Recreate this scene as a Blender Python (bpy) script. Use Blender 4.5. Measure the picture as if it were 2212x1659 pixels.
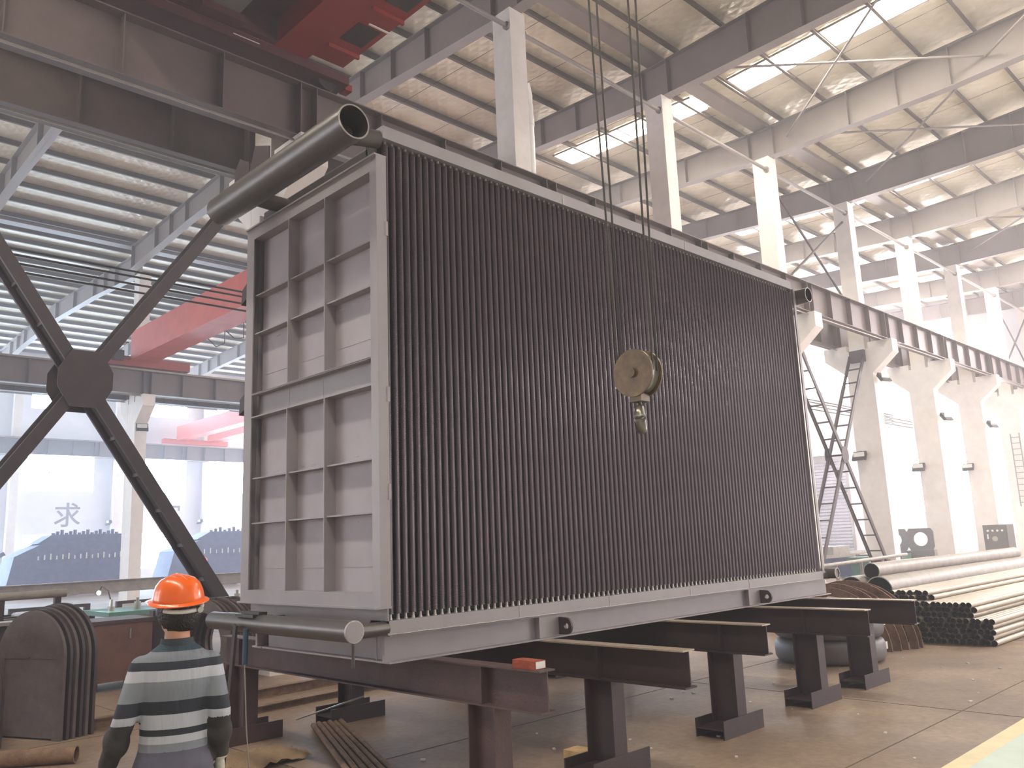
import bpy, bmesh, math, random
from mathutils import Vector, Matrix
random.seed(7)
for o in list(bpy.data.objects): bpy.data.objects.remove(o, do_unlink=True)
SC = bpy.context.scene; COL = SC.collection
PI = math.pi; RAD = math.radians

# ------------------------------------------------------------------ camera
CAMP = Vector((-3.767, -5.231, 1.85)); YAW, PITCH, ROLL, FPX = RAD(45.392), RAD(10.739), RAD(-2.317), 1798.0
_f = Vector((math.cos(YAW)*math.cos(PITCH), math.sin(YAW)*math.cos(PITCH), math.sin(PITCH)))
_r = Vector((math.sin(YAW), -math.cos(YAW), 0)); _u = _r.cross(_f)
_R = _r*math.cos(ROLL)+_u*math.sin(ROLL); _U = -_r*math.sin(ROLL)+_u*math.cos(ROLL)
cam = bpy.data.cameras.new('camera'); cam.sensor_width = 36; cam.lens = 36*FPX/2212; cam.clip_end = 500
camo = bpy.data.objects.new('camera', cam); COL.objects.link(camo); SC.camera = camo
camo.matrix_world = Matrix(((_R.x, _U.x, -_f.x, CAMP.x), (_R.y, _U.y, -_f.y, CAMP.y), (_R.z, _U.z, -_f.z, CAMP.z), (0, 0, 0, 1)))

# ------------------------------------------------------------------ world, exposure
W = bpy.data.worlds.new('sky'); SC.world = W; W.use_nodes = True
W.node_tree.nodes['Background'].inputs[0].default_value = (0.80, 0.88, 1.0, 1)
W.node_tree.nodes['Background'].inputs[1].default_value = 1.0
VS = SC.view_settings; VS.view_transform = 'Standard'; VS.look = 'None'; VS.gamma = 1; VS.use_curve_mapping = False
VS.exposure = 0.0
SC.cycles.use_light_tree = False; SC.cycles.max_bounces = 5; SC.cycles.diffuse_bounces = 4; W.cycles.homogeneous_volume = True; SC.cycles.glossy_bounces = 2; SC.cycles.volume_bounces = 0
vol = W.node_tree.nodes.new('ShaderNodeVolumeScatter'); vol.inputs['Density'].default_value = .006; vol.inputs['Anisotropy'].default_value = .35
vol.inputs['Color'].default_value = (.97, .95, 1, 1)
W.node_tree.links.new(vol.outputs[0], W.node_tree.nodes['World Output'].inputs['Volume'])
L_SKY, L_WALL, L_GABLE, L_FRONT, L_BACK = 38.0, 33.0, 110.0, 15.0, 17.0      # daylight through skylights and windows; front and back are added fill

# ------------------------------------------------------------------ materials
def S(r, g, b):
    f = lambda c: (c/255/12.92 if c/255 <= .04045 else ((c/255+.055)/1.055)**2.4)
    return (f(r), f(g), f(b), 1)
MATS = {}
def mat(name, col, rough=.5, metal=0., var=.12, scale=6., bump=0., bscale=60., col2=None, coat=0., spec=.5):
    if name in MATS: return MATS[name]
    m = bpy.data.materials.new(name); m.use_nodes = True; nt = m.node_tree; N = nt.nodes; L = nt.links
    b = N['Principled BSDF']; b.inputs['Roughness'].default_value = rough; b.inputs['Metallic'].default_value = metal
    b.inputs['Specular IOR Level'].default_value = spec
    if coat: b.inputs['Coat Weight'].default_value = coat
    tc = N.new('ShaderNodeTexCoord'); nz = N.new('ShaderNodeTexNoise')
    nz.inputs['Scale'].default_value = scale; nz.inputs['Detail'].default_value = 5; nz.inputs['Roughness'].default_value = .62
    L.new(tc.outputs['Object'], nz.inputs['Vector'])
    rp = N.new('ShaderNodeValToRGB'); rp.color_ramp.elements[0].position = .3; rp.color_ramp.elements[1].position = .72
    c2 = col2 if col2 else tuple(min(1, c*(1+var)) for c in col[:3])+(1,)
    c1 = tuple(c*(1-var) for c in col[:3])+(1,)
    rp.color_ramp.elements[0].color = c1; rp.color_ramp.elements[1].color = c2
    L.new(nz.outputs['Fac'], rp.inputs['Fac']); L.new(rp.outputs['Color'], b.inputs['Base Color'])
    if bump:
        n2 = N.new('ShaderNodeTexNoise'); n2.inputs['Scale'].default_value = bscale; n2.inputs['Detail'].default_value = 3
        L.new(tc.outputs['Object'], n2.inputs['Vector'])
        bp = N.new('ShaderNodeBump'); bp.inputs['Strength'].default_value = bump; bp.inputs['Distance'].default_value = .02
        L.new(n2.outputs['Fac'], bp.inputs['Height']); L.new(bp.outputs['Normal'], b.inputs['Normal'])
    MATS[name] = m; return m
def emit(name, col, strength):
    m = bpy.data.materials.new(name); m.use_nodes = True; nt = m.node_tree
    nt.nodes.remove(nt.nodes['Principled BSDF']); e = nt.nodes.new('ShaderNodeEmission')
    e.inputs[0].default_value = col; e.inputs[1].default_value = strength
    nt.links.new(e.outputs[0], nt.nodes['Material Output'].inputs[0]); MATS[name] = m; return m

M_paint = mat('grey_module_paint', S(150, 143, 146), .42, 0, .07, 3, .05, 40)
M_panel = mat('grey_panel_paint', S(166, 158, 165), .5, 0, .10, 2.2, .05, 30)
M_tube = mat('dark_finned_steel', S(112, 100, 106), .34, .55, .10, 4)
M_stub = mat('bare_tube_steel', S(170, 165, 158), .35, .5, .1, 20)
M_pipe = mat('dark_grey_pipe', S(92, 86, 84), .34, .25, .12, 5, .03, 80)
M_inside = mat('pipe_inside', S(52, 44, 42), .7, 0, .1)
M_weld = mat('weld_seam', S(178, 172, 168), .4, .4, .2, 40, .4, 120)
M_rust = mat('rusty_beam_steel', S(84, 64, 64), .62, .1, .22, 5, .15, 50)
M_rust2 = mat('dark_beam_steel', S(66, 53, 55), .55, .15, .18, 4, .1, 50)
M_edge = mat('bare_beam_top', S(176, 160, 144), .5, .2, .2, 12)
M_conc = mat('painted_concrete', S(226, 219, 214), .75, 0, .07, 2.5, .12, 25)
M_run = mat('runway_steel', S(106, 92, 90), .5, .05, .12, 2)
M_rail = mat('rail_steel', S(150, 140, 132), .4, .5, .1)
M_raft = mat('rafter_paint', S(138, 128, 124), .55, 0, .08, 1.5)
M_purl = mat('purlin_steel', S(98, 86, 80), .6, 0, .12, 3)
M_wall = mat('white_wall_paint', S(222, 222, 228), .8, 0, .05, 1.2, .05, 10)
M_brace = mat('brace_steel', S(72, 62, 64), .55, .1, .15, 4)
M_maroon = mat('crane_dark_red', S(84, 44, 46), .5, 0, .12, 2)  # darker red for end truck, platform and left girder
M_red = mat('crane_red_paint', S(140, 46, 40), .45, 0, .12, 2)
M_red2 = mat('faded_red_paint', S(205, 96, 84), .5, 0, .12, 2)
M_dark = mat('dark_steel', S(58, 52, 52), .5, .2, .15)
M_rope = mat('wire_rope', S(72, 66, 62), .5, .4, .2, 80)
M_white = mat('white_plastic', S(225, 222, 218), .4, 0, .04)
M_brown = mat('rust_plate', S(120, 90, 70), .75, 0, .3, 9, .2, 60, col2=S(150, 120, 96))
M_ring = mat('grey_brown_plate', S(92, 80, 78), .65, .05, .22, 6, .15, 40)
M_tyre = mat('grey_bend', S(104, 98, 98), .5, .1, .15, 4)
M_gpipe = mat('galvanised_pipe', S(150, 142, 136), .5, .15, .22, 5, .05, 60)
M_stk = mat('stack_tube', S(176, 164, 146), .42, .25, .15, 3)
M_stkin = mat('tube_bore_and_end_shade', S(58, 48, 46), .7)
M_blue = mat('blue_assembly', S(96, 104, 140), .6, 0, .2, 3)
M_green = mat('green_machine', S(86, 128, 116), .5, 0, .15, 3)
M_wood = mat('timber', S(196, 160, 110), .7, 0, .2, 12)
M_brick = mat('red_block', S(150, 70, 48), .8, 0, .2, 14, .3, 60)
M_grey = mat('machine_grey', S(118, 116, 116), .5, .1, .12)

def foil_material():
    m = bpy.data.materials.new('foil_insulation'); m.use_nodes = True; nt = m.node_tree; N = nt.nodes; L = nt.links
    b = N['Principled BSDF']; b.inputs['Roughness'].default_value = .45; b.inputs['Metallic'].default_value = .2
    tc = N.new('ShaderNodeTexCoord')
    nz = N.new('ShaderNodeTexNoise'); nz.inputs['Scale'].default_value = .9; nz.inputs['Detail'].default_value = 6
    L.new(tc.outputs['Object'], nz.inputs['Vector'])
    rp = N.new('ShaderNodeValToRGB'); rp.color_ramp.elements[0].position = .3; rp.color_ramp.elements[1].position = .7
    rp.color_ramp.elements[0].color = S(222, 212, 190); rp.color_ramp.elements[1].color = S(246, 238, 220)
    L.new(nz.outputs['Fac'], rp.inputs['Fac']); L.new(rp.outputs['Color'], b.inputs['Base Color'])
    add = None; hs = []
    for ang in (40, -40):                       # the wire net that carries the blanket
        mp = N.new('ShaderNodeMapping'); mp.inputs['Rotation'].default_value = (0, 0, RAD(ang)); L.new(tc.outputs['Object'], mp.inputs['Vector'])
        wv = N.new('ShaderNodeTexWave'); wv.inputs['Scale'].default_value = 1.05; wv.inputs['Distortion'].default_value = .6
        L.new(mp.outputs['Vector'], wv.inputs['Vector']); hs.append(wv)
    mx = N.new('ShaderNodeMath'); mx.operation = 'MAXIMUM'
    L.new(hs[0].outputs['Fac'], mx.inputs[0]); L.new(hs[1].outputs['Fac'], mx.inputs[1])
    n2 = N.new('ShaderNodeTexNoise'); n2.inputs['Scale'].default_value = 3.5; n2.inputs['Detail'].default_value = 4; L.new(tc.outputs['Object'], n2.inputs['Vector'])
    ad = N.new('ShaderNodeMath'); ad.operation = 'ADD'; L.new(mx.outputs[0], ad.inputs[0]); L.new(n2.outputs['Fac'], ad.inputs[1])
    bp = N.new('ShaderNodeBump'); bp.inputs['Strength'].default_value = .3; bp.inputs['Distance'].default_value = .06
    L.new(ad.outputs[0], bp.inputs['Height']); L.new(bp.outputs['Normal'], b.inputs['Normal'])
    return m
M_foil = foil_material()

def floor_material():
    m = bpy.data.materials.new('worn_concrete_floor'); m.use_nodes = True; nt = m.node_tree; N = nt.nodes; L = nt.links
    b = N['Principled BSDF']; b.inputs['Roughness'].default_value = .6
    tc = N.new('ShaderNodeTexCoord')
    a = N.new('ShaderNodeTexNoise'); a.inputs['Scale'].default_value = .55; a.inputs['Detail'].default_value = 9; a.inputs['Roughness'].default_value = .65
    L.new(tc.outputs['Object'], a.inputs['Vector'])
    rp = N.new('ShaderNodeValToRGB'); e = rp.color_ramp.elements
    e[0].position = .28; e[0].color = S(106, 87, 78); e[1].position = .75; e[1].color = S(166, 145, 121)
    k = e.new(.5); k.color = S(137, 115, 98)
    L.new(a.outputs['Fac'], rp.inputs['Fac'])
    c = N.new('ShaderNodeTexNoise'); c.inputs['Scale'].default_value = 14; c.inputs['Detail'].default_value = 6; L.new(tc.outputs['Object'], c.inputs['Vector'])
    mx = N.new('ShaderNodeMix'); mx.data_type = 'RGBA'; mx.blend_type = 'OVERLAY'; mx.inputs[0].default_value = .35
    L.new(rp.outputs['Color'], mx.inputs[6]); L.new(c.outputs['Fac'], mx.inputs[7]); L.new(mx.outputs[2], b.inputs['Base Color'])
    v = N.new('ShaderNodeTexVoronoi'); v.inputs['Scale'].default_value = 26; L.new(tc.outputs['Object'], v.inputs['Vector'])
    bp = N.new('ShaderNodeBump'); bp.inputs['Strength'].default_value = .18; bp.inputs['Distance'].default_value = .02
    L.new(c.outputs['Fac'], bp.inputs['Height']); L.new(bp.outputs['Normal'], b.inputs['Normal'])
    return m
M_floor = floor_material()
M_joint = mat('slab_joint', S(98, 82, 74), .8)
E_sky = emit('daylight_skylight', (1, .93, .78, 1), L_SKY)
E_wall = emit('daylight_wall_window', (.62, .80, 1, 1), L_WALL)
E_gable = emit('daylight_gable_window', (1, .93, .96, 1), L_GABLE)
E_front = emit('fill_front_window', (1, .93, .95, 1), L_FRONT)
E_back = emit('fill_back_window', (.92, .94, 1, 1), L_BACK)

# ------------------------------------------------------------------ mesh helpers
class MB:
    def __init__(s): s.v = []; s.f = []; s.m = []; s.mi = 0; s.sm = []; s.smooth = False
    def add(s, vs, fs):
        n = len(s.v); s.v += [tuple(v) for v in vs]
        for f in fs: s.f.append(tuple(i+n for i in f)); s.m.append(s.mi); s.sm.append(s.smooth)
        return s
    def box(s, x0, x1, y0, y1, z0, z1):
        return s.add([(x0,y0,z0),(x1,y0,z0),(x1,y1,z0),(x0,y1,z0),(x0,y0,z1),(x1,y0,z1),(x1,y1,z1),(x0,y1,z1)],
                     [(3,2,1,0),(4,5,6,7),(0,1,5,4),(1,2,6,5),(2,3,7,6),(3,0,4,7)])
    def bar(s, p, q, w, h, up=(0,0,1)):          # rectangular bar from p to q, w across, h along up
        p, q, up = Vector(p), Vector(q), Vector(up); d = (q-p).normalized()
        a = d.cross(up)
        if a.length < 1e-4: a = d.cross(Vector((1,0,0)))
        a.normalize(); b = a.cross(d).normalized()
        vs = [c+a*(i*w/2)+b*(j*h/2) for c in (p, q) for i, j in ((-1,-1),(1,-1),(1,1),(-1,1))]
        return s.add(vs, [(3,2,1,0),(4,5,6,7),(0,1,5,4),(1,2,6,5),(2,3,7,6),(3,0,4,7)])
    def frame(s, d):
        d = d.normalized(); a = d.cross(Vector((0,0,1)))
        if a.length < 1e-3: a = Vector((1,0,0))
        a.normalize(); return a, d.cross(a).normalized()
    def cyl(s, p, q, r, n=16, cap=True, r2=None):
        p, q = Vector(p), Vector(q); a, b = s.frame(q-p); r2 = r if r2 is None else r2
        vs = [p+(a*math.cos(t)+b*math.sin(t))*r for t in (2*PI*i/n for i in range(n))]
        vs += [q+(a*math.cos(t)+b*math.sin(t))*r2 for t in (2*PI*i/n for i in range(n))]
        sm = s.smooth; s.smooth = True
        s.add(vs, [(i, (i+1) % n, n+(i+1) % n, n+i) for i in range(n)]); s.smooth = sm
        if cap: s.add(vs[:n], [tuple(range(n-1, -1, -1))]); s.add(vs[n:], [tuple(range(n))])
        return s
    def hollow(s, p, q, r, ri, n=24, mi_in=None):
        p, q = Vector(p), Vector(q); a, b = s.frame(q-p)
        R = lambda c, rr: [c+(a*math.cos(2*PI*i/n)+b*math.sin(2*PI*i/n))*rr for i in range(n)]
        vs = R(p, r)+R(q, r)+R(p, ri)+R(q, ri); k = s.mi
        sm = s.smooth; s.smooth = True
        s.add(vs, [(i, (i+1) % n, n+(i+1) % n, n+i) for i in range(n)])
        if mi_in is not None: s.mi = mi_in
        s.add(vs, [((i+1) % n+2*n, i+2*n, i+3*n, (i+1) % n+3*n) for i in range(n)]); s.mi = k; s.smooth = sm
        s.add(vs, [(i, i+2*n, (i+1) % n+2*n, (i+1) % n) for i in range(n)])
        s.add(vs, [(n+i, n+(i+1) % n, 3*n+(i+1) % n, 3*n+i) for i in range(n)])
        return s
    def path(s, pts, r, n=8):
        pts = [Vector(p) for p in pts]; k = len(pts); vs = []
        for i, p in enumerate(pts):
            d = (pts[min(i+1, k-1)]-pts[max(i-1, 0)]); a, b = s.frame(d)
            rr = r[i] if isinstance(r, (list, tuple)) else r
            vs += [p+(a*math.cos(2*PI*j/n)+b*math.sin(2*PI*j/n))*rr for j in range(n)]
        sm = s.smooth; s.smooth = True
        s.add(vs, [(i*n+j, i*n+(j+1) % n, (i+1)*n+(j+1) % n, (i+1)*n+j) for i in range(k-1) for j in range(n)]); s.smooth = sm
        s.add(vs, [tuple(range(n-1, -1, -1)), tuple((k-1)*n+j for j in range(n))]); return s
    def prism(s, poly, axis, a0, a1):            # polygon in the plane across 'axis', extruded
        o = {'x': lambda u, v, a: (a, u, v), 'y': lambda u, v, a: (u, a, v), 'z': lambda u, v, a: (u, v, a)}[axis]
        n = len(poly); vs = [o(u, v, a0) for u, v in poly]+[o(u, v, a1) for u, v in poly]
        return s.add(vs, [(i, (i+1) % n, n+(i+1) % n, n+i) for i in range(n)]+[tuple(range(n-1, -1, -1)), tuple(range(n, 2*n))])
    def lathe(s, prof, n=24, c=(0,0,0), closed=False):
        k = len(prof); vs = [(c[0]+r*math.cos(2*PI*j/n), c[1]+r*math.sin(2*PI*j/n), c[2]+z) for r, z in prof for j in range(n)]
        sm = s.smooth; s.smooth = True
        s.add(vs, [(i*n+j, i*n+(j+1) % n, ((i+1) % k)*n+(j+1) % n, ((i+1) % k)*n+j) for i in range(k if closed else k-1) for j in range(n)])
        s.smooth = sm; return s
    def ibeam(s, p, q, h, b, tf=.014, tw=.010, up=(0,0,1)):   # p,q on the centre line
        p, q, up = Vector(p), Vector(q), Vector(up)
        s.bar(p+up*(h/2-tf/2), q+up*(h/2-tf/2), b, tf, up); s.bar(p-up*(h/2-tf/2), q-up*(h/2-tf/2), b, tf, up)
        return s.bar(p, q, tw, h-2*tf, up)
    def blob(s, c, r, n=14, k=9, rot=None):
        c = Vector(c); vs = []
        for i in range(1, k):
            t = PI*i/k
            for j in range(n):
                v = Vector((r[0]*math.sin(t)*math.cos(2*PI*j/n), r[1]*math.sin(t)*math.sin(2*PI*j/n), r[2]*math.cos(t)))
                vs.append(c+(rot @ v if rot else v))
        for sg in (1, -1):
            v = Vector((0, 0, r[2]*sg)); vs.append(c+(rot @ v if rot else v))
        T = len(vs)-2; fs = [(i*n+j, (i+1)*n+j, (i+1)*n+(j+1) % n, i*n+(j+1) % n) for i in range(k-2) for j in range(n)]
        fs += [(T, j, (j+1) % n) for j in range(n)]+[(T+1, (k-2)*n+(j+1) % n, (k-2)*n+j) for j in range(n)]
        sm = s.smooth; s.smooth = True; s.add(vs, fs); s.smooth = sm; return s
    def mesh(s, name, mats):
        me = bpy.data.meshes.new(name); me.from_pydata(s.v, [], s.f)
        for m in (mats if isinstance(mats, (list, tuple)) else [mats]): me.materials.append(m)
        me.polygons.foreach_set('material_index', s.m); me.polygons.foreach_set('use_smooth', s.sm)
        me.update(); return me
    def build(s, name, mats, parent=None, loc=None, rz=0, world=True):
        o = bpy.data.objects.new(name, s.mesh(name, mats)); COL.objects.link(o)
        if loc: o.location = loc
        if rz: o.rotation_euler.z = rz
        if parent:
            o.parent = parent
            if world and not loc: o.location = -Vector(parent.location) if not parent.parent else -Vector(parent.location)-Vector(parent.parent.location)
        return o
def tag(o, label, cat, group=None):
    o['label'] = label; o['category'] = cat
    if group: o['group'] = group
    return o
def thing(name, label, cat, loc=(0,0,0), group=None, rz=0):
    o = bpy.data.objects.new(name, None); COL.objects.link(o); o.location = loc; o.empty_display_size = .1
    o.rotation_euler.z = rz; return tag(o, label, cat, group)
def struct(o): o['kind'] = 'structure'; return o
def inst(name, me, parent=None, loc=(0,0,0), rot=(0,0,0)):
    o = bpy.data.objects.new(name, me); COL.objects.link(o); o.location = loc; o.rotation_euler = rot; o.parent = parent; return o
def dup(root, loc=None, rz=None, label=None, group=None):
    r = root.copy(); COL.objects.link(r)
    if loc is not None: r.location = loc
    if rz is not None: r.rotation_euler.z = rz
    if label: r['label'] = label
    if group: r['group'] = group
    for ch in list(root.children):
        c = ch.copy(); COL.objects.link(c); c.parent = r; c.location = ch.location
        for g in list(ch.children):
            d = g.copy(); COL.objects.link(d); d.parent = c
    return r

# ================================================================== THE BUILDING
X1, BAY = 8.736, 6.0                    # first column behind the module, column spacing
ROWS = {0: -16.69, 1: 7.31, 2: 31.31, 3: 55.31}
XS = -21.5; XE = 51.2                   # gable walls
colx = lambda n: X1+BAY*(n-1)           # n = 1 is the column above the module's near half

# floor
mb = MB().box(XS-.2, XE+.2, -17.4, 56.0, -.25, 0); fl = struct(mb.build('floor', M_floor))
for y in (-2.0, 1.25, 4.6, 10.5, 16):
    MB().box(XS, XE, y, y+.012, 0, .0025).build('slab_joint', M_joint, fl)
for x in (-5, .2, 5.6, 11.5, 17.5, 24):
    MB().box(x, x+.012, -17, 55, 0, .0025).build('slab_joint', M_joint, fl)
M_lane = mat('pale_green_lane_paint', S(196, 214, 200), .5, 0, .12, 1.5); M_line = mat('cream_line_paint', S(228, 212, 160), .5, 0, .1, 4)
MB().box(-10, XE, -2.72, -2.56, 0, .003).build('lane_line', M_line, fl)
MB().box(-10, XE, -6.2, -2.72, 0, .0028).build('painted_lane', M_lane, fl)

# ceiling: sheets, purlins, rafters, skylight panels
ZV, ZRG = 15.45, 15.95                  # underside of the sheet at the valley and at the ridge
def zr(y):                              # height of the sheet at y
    t = (y-ROWS[0]) % 24.0; t = t if t <= 12 else 24-t
    return ZV+(ZRG-ZV)*t/12
mb = MB()
for r in range(3):
    y0 = ROWS[r]
    for a, b in ((y0, y0+12), (y0+12, y0+24)):
        za, zb = zr(a+1e-6) if a == y0 else ZRG, (ZRG if b == y0+12 else ZV)
        mb.prism([(a, za), (b, zb), (b, zb+.08), (a, za+.08)], 'x', XS, XE)
ceil = struct(mb.build('ceiling', M_foil))
pm = MB()                               # C-section purlin
LX = XE-XS
pm.box(0, LX, -.004, .004, 0, .21); pm.box(0, LX, -.004, .085, .202, .21); pm.box(0, LX, -.085, .004, 0, .008); pm.box(0, LX, -.085, -.079, 0, .026)
pme = pm.mesh('purlin', M_purl)
for r in range(3):
    for k in range(16):
        y = ROWS[r]+.75+1.5*k
        inst('purlin', pme, ceil, (XS, y, zr(y)-.215))
for r in (1, 2):                        # gutter box along the valleys
    MB().box(XS, XE, ROWS[r]-.25, ROWS[r]+.25, ZV-.16, ZV-.02).build('valley_gutter', M_raft, ceil)
def rafter_mesh(side_flat):
    m = MB(); tf = .016; hw = .16
    top = lambda t: ZV-.23+(ZRG-ZV)*(t if t <= 12 else 24-t)/12
    def bot(t):
        u = t if t <= 12 else 24-t
        rise = [0, .02, .3] if (side_flat and t > 12) else [0, .42, .62]
        return 14.17+(rise[1]*u/6 if u < 6 else rise[1]+(rise[2]-rise[1])*(u-6)/6)
    ts = [0, 3, 6, 9, 12, 15, 18, 21, 24]
    for a, b in zip(ts[:-1], ts[1:]):
        m.prism([(a, bot(a)), (b, bot(b)), (b, top(b)), (a, top(a))], 'x', -.006, .006)
        m.prism([(a, bot(a)), (b, bot(b)), (b, bot(b)+tf), (a, bot(a)+tf)], 'x', -hw, hw)
        m.prism([(a, top(a)-tf), (b, top(b)-tf), (b, top(b)), (a, top(a))], 'x', -hw, hw)
    for t in (.45, 3, 4.5, 6, 9, 12, 15, 18, 19.5, 21, 23.55):
        m.box(-hw, hw, t-.006, t+.006, bot(t)+tf, top(t)-tf)
    return m.mesh('rafter', M_raft)
rm = [rafter_mesh(True), rafter_mesh(False), rafter_mesh(False)]
for r in range(3):
    for n in range(-3, 9):
        if r == 0 and n < -2: continue
        inst('rafter', rm[r], ceil, (colx(n)+.25+(.5 if r == 2 else 0), ROWS[r], 0))
sk = MB(); sk.box(-.5, .5, 0, 2.9, 0, .02)
skm = sk.mesh('skylight_panel', E_sky)
skf = MB(); skf.box(-.54, -.5, 0, 2.95, -.03, .03); skf.box(.5, .54, 0, 2.95, -.03, .03); skf.box(-.5, .5, 2.9, 2.95, -.03, .03)
skfm = skf.mesh('skylight_frame', M_raft)
SLP = math.atan2(ZRG-ZV, 12)
for n in (-1.5, 2.5, 4.5, 6.5):
    x = colx(n)+.28
    for k in range(4):                  # bay 1, slope that falls to the valley
        y = ROWS[1]-.8-2.95*(k+1)
        p = inst('skylight_panel', skm, ceil, (x, y, zr(y)-.045), (-SLP, 0, 0)); inst('skylight_frame', skfm, p)
    for k in range(4):
        y = ROWS[0]+.3+2.95*k
        p = inst('skylight_panel', skm, ceil, (x, y, zr(y)-.045), (SLP, 0, 0)); inst('skylight_frame', skfm, p)
    for k in range(2):                  # short run on the far side of the valley
        y = ROWS[1]+.5+2.95*k
        p = inst('skylight_panel', skm, ceil, (x, y, zr(y)-.045), (SLP, 0, 0)); inst('skylight_frame', skfm, p)
# sag rods and roof bracing
for n in range(0, 8):
    for r in (0, 1):
        for f in (1/3, 2/3):
            x = colx(n)+.25+6*f; y0 = ROWS[1]-11.5 if r == 0 else ROWS[1]+.5
            MB().path([(x, y0, zr(y0)-.12), (x, y0+11, zr(y0+11)-.12)], .007, 5).build('sag_rod', M_purl, ceil)
for n in (2, 3, 5):
    for a, b in ((6.4, .4), (.4, -5.6)):
        xa, xb = colx(n)+.3, colx(n+1)+.2
        MB().path([(xa, a, 14.75), (xb, b, 14.75)], .035, 6).build('roof_brace', M_raft, ceil)
        MB().path([(xa, b, 14.70), (xb, a, 14.70)], .035, 6).build('roof_brace', M_raft, ceil)

# walls with openings
def wall(name, axis, c, u0, u1, holes, t=.24, z1=15.9, m=M_wall):
    us = sorted({u0, u1, *[h[0] for h in holes], *[h[1] for h in holes]}); zs = sorted({0, z1, *[h[2] for h in holes], *[h[3] for h in holes]})
    mb = MB()
    for a, b in zip(us[:-1], us[1:]):
        for p, q in zip(zs[:-1], zs[1:]):
            if any(h[0]-1e-6 <= a and b <= h[1]+1e-6 and h[2]-1e-6 <= p and q <= h[3]+1e-6 for h in holes): continue
            if axis == 'y': mb.box(a, b, c, c+t, p, q)
            else: mb.box(c, c+t, a, b, p, q)
    return struct(mb.build(name, m))
WN = [0]
def window(axis, c, h, em, nx=3, nz=2, inward=-1):
    WN[0] += 1; u0, u1, z0, z1 = h; f = .05; fr = MB()
    def bx(a, b, p, q, d0, d1, mb):
        if axis == 'y': mb.box(a, b, c+d0, c+d1, p, q)
        else: mb.box(c+d0, c+d1, a, b, p, q)
    bx(u0, u1, z0, z0+f, .06, .14, fr); bx(u0, u1, z1-f, z1, .06, .14, fr); bx(u0, u0+f, z0+f, z1-f, .06, .14, fr); bx(u1-f, u1, z0+f, z1-f, .06, .14, fr)
    for i in range(1, nx): x = u0+(u1-u0)*i/nx; bx(x-.02, x+.02, z0+f, z1-f, .07, .13, fr)
    for i in range(1, nz): z = z0+(z1-z0)*i/nz; bx(u0+f, u1-f, z-.02, z+.02, .07, .13, fr)
    o = struct(fr.build('window_%d' % WN[0], M_white))
    me = None
    dx, dz = (u1-u0)/nx, (z1-z0)/nz
    for i in range(nx):
        for j in range(nz):
            p = MB(); bx(u0+dx*i+.021, u0+dx*(i+1)-.021, z0+dz*j+.021, z0+dz*(j+1)-.021, .095, .105, p); p.build('pane', em, o)
    return o
hl = []
for xc in (7.2, 13.55, 19.95, 26.3, 32.6, 38.8, 0.9, -5.4):
    hl += [(xc-2.05, xc+2.05, 11.75, 13.9), (xc-2.05, xc+2.05, 6.3, 8.85), (xc-2.05, xc+2.05, 1.0, 3.55)]
wall('wall_left', 'y', 55.4, XS, XE, hl)
for h in hl: window('y', 55.4, h, E_wall)
hr = []
for yc in (12.3, 19.2, 24.8, 36, 42, 48, -9, -3):
    hr += [(yc-1.7, yc+1.7, 11.2, 13.6)]
for yc in (11.3, 14.9, 36, 42, 48): hr += [(yc-1.3, yc+1.3, 2.6, 6.6)]
DOORH = (19.0, 24.2, 0, 6.3)
hr2 = [h for h in hr]
wall('wall_right', 'x', 51.0, -17.0, 55.5, hr+[DOORH], m=M_wall)
for h in hr: window('x', 51.0, h, E_gable)
hf = []
for n in range(2, 9):
    x = colx(n)+.6; hf += [(x+.5, x+4.6, 1.3, 4.3), (x+.5, x+4.6, 6.2, 8.6)]
wall('wall_front', 'y', -17.1, XS, XE, hf)
for h in hf: window('y', -17.1, h, E_front)  # windows out of view, added as fill light for the module face
hb = []
for yc in (16, 22, 28, 38, 46): hb += [(yc-2.2, yc+2.2, 1.4, 4.4), (yc-2.2, yc+2.2, 6.4, 9.0)]
wall('wall_back', 'x', XS-.2, -17.0, 55.5, hb)
for h in hb: window('x', XS-.2, h, E_back)  # unseen windows, added to light the module's end panels
# roller shutter in the gable
dr = struct(MB().box(50.86, 51.0, 18.8, 24.4, 6.3, 6.75).build('door_1', M_grey))
sl = MB(); sl.prism([(.06, 0), (-.05, .05), (-.05, .15), (.06, .21)], 'y', 0, 5.2); slm = sl.mesh('shutter_slat', mat('shutter_paint', S(150, 152, 166), .5))
for k in range(30): inst('shutter_slat', slm, dr, (51.06, 19.0, k*.21))
MB().box(50.9, 51.0, 18.85, 19.0, 0, 6.3).build('guide_rail', M_grey, dr); MB().box(50.9, 51.0, 24.2, 24.35, 0, 6.3).build('guide_rail', M_grey, dr)

# columns with corbels
ordinal = ['first', 'second', 'third', 'fourth', 'fifth', 'sixth', 'seventh', 'eighth', 'ninth']
def column(n, row, label, xo=0., corb=(1, 1)):
    x = colx(n)+xo; y = ROWS[row]
    t = thing('concrete_column', label, 'column', (x+.25, y, 0))
    MB().box(x, x+.5, y-.48, y+.48, 0, 8.35).build('lower_shaft', M_conc, t)
    MB().box(x, x+.5, y-.28, y+.30, 8.35, 14.17).build('upper_shaft', M_conc, t)
    for sgn, on in zip((-1, 1), corb):
        if on: MB().prism([(y+sgn*.40, 7.35), (y+sgn*1.28, 8.1), (y+sgn*1.28, 8.58), (y+sgn*.40, 8.58)][::sgn], 'x', x-.004, x+.504).build('corbel', M_conc, t)
    return t
lab1 = {-1: 'white concrete column left of the big steel cross brace, outside the frame edge', 0: 'white concrete column mostly hidden behind the end of the module',
        1: 'white concrete column rising straight behind the near half of the module top, pipe beside it'}
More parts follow.
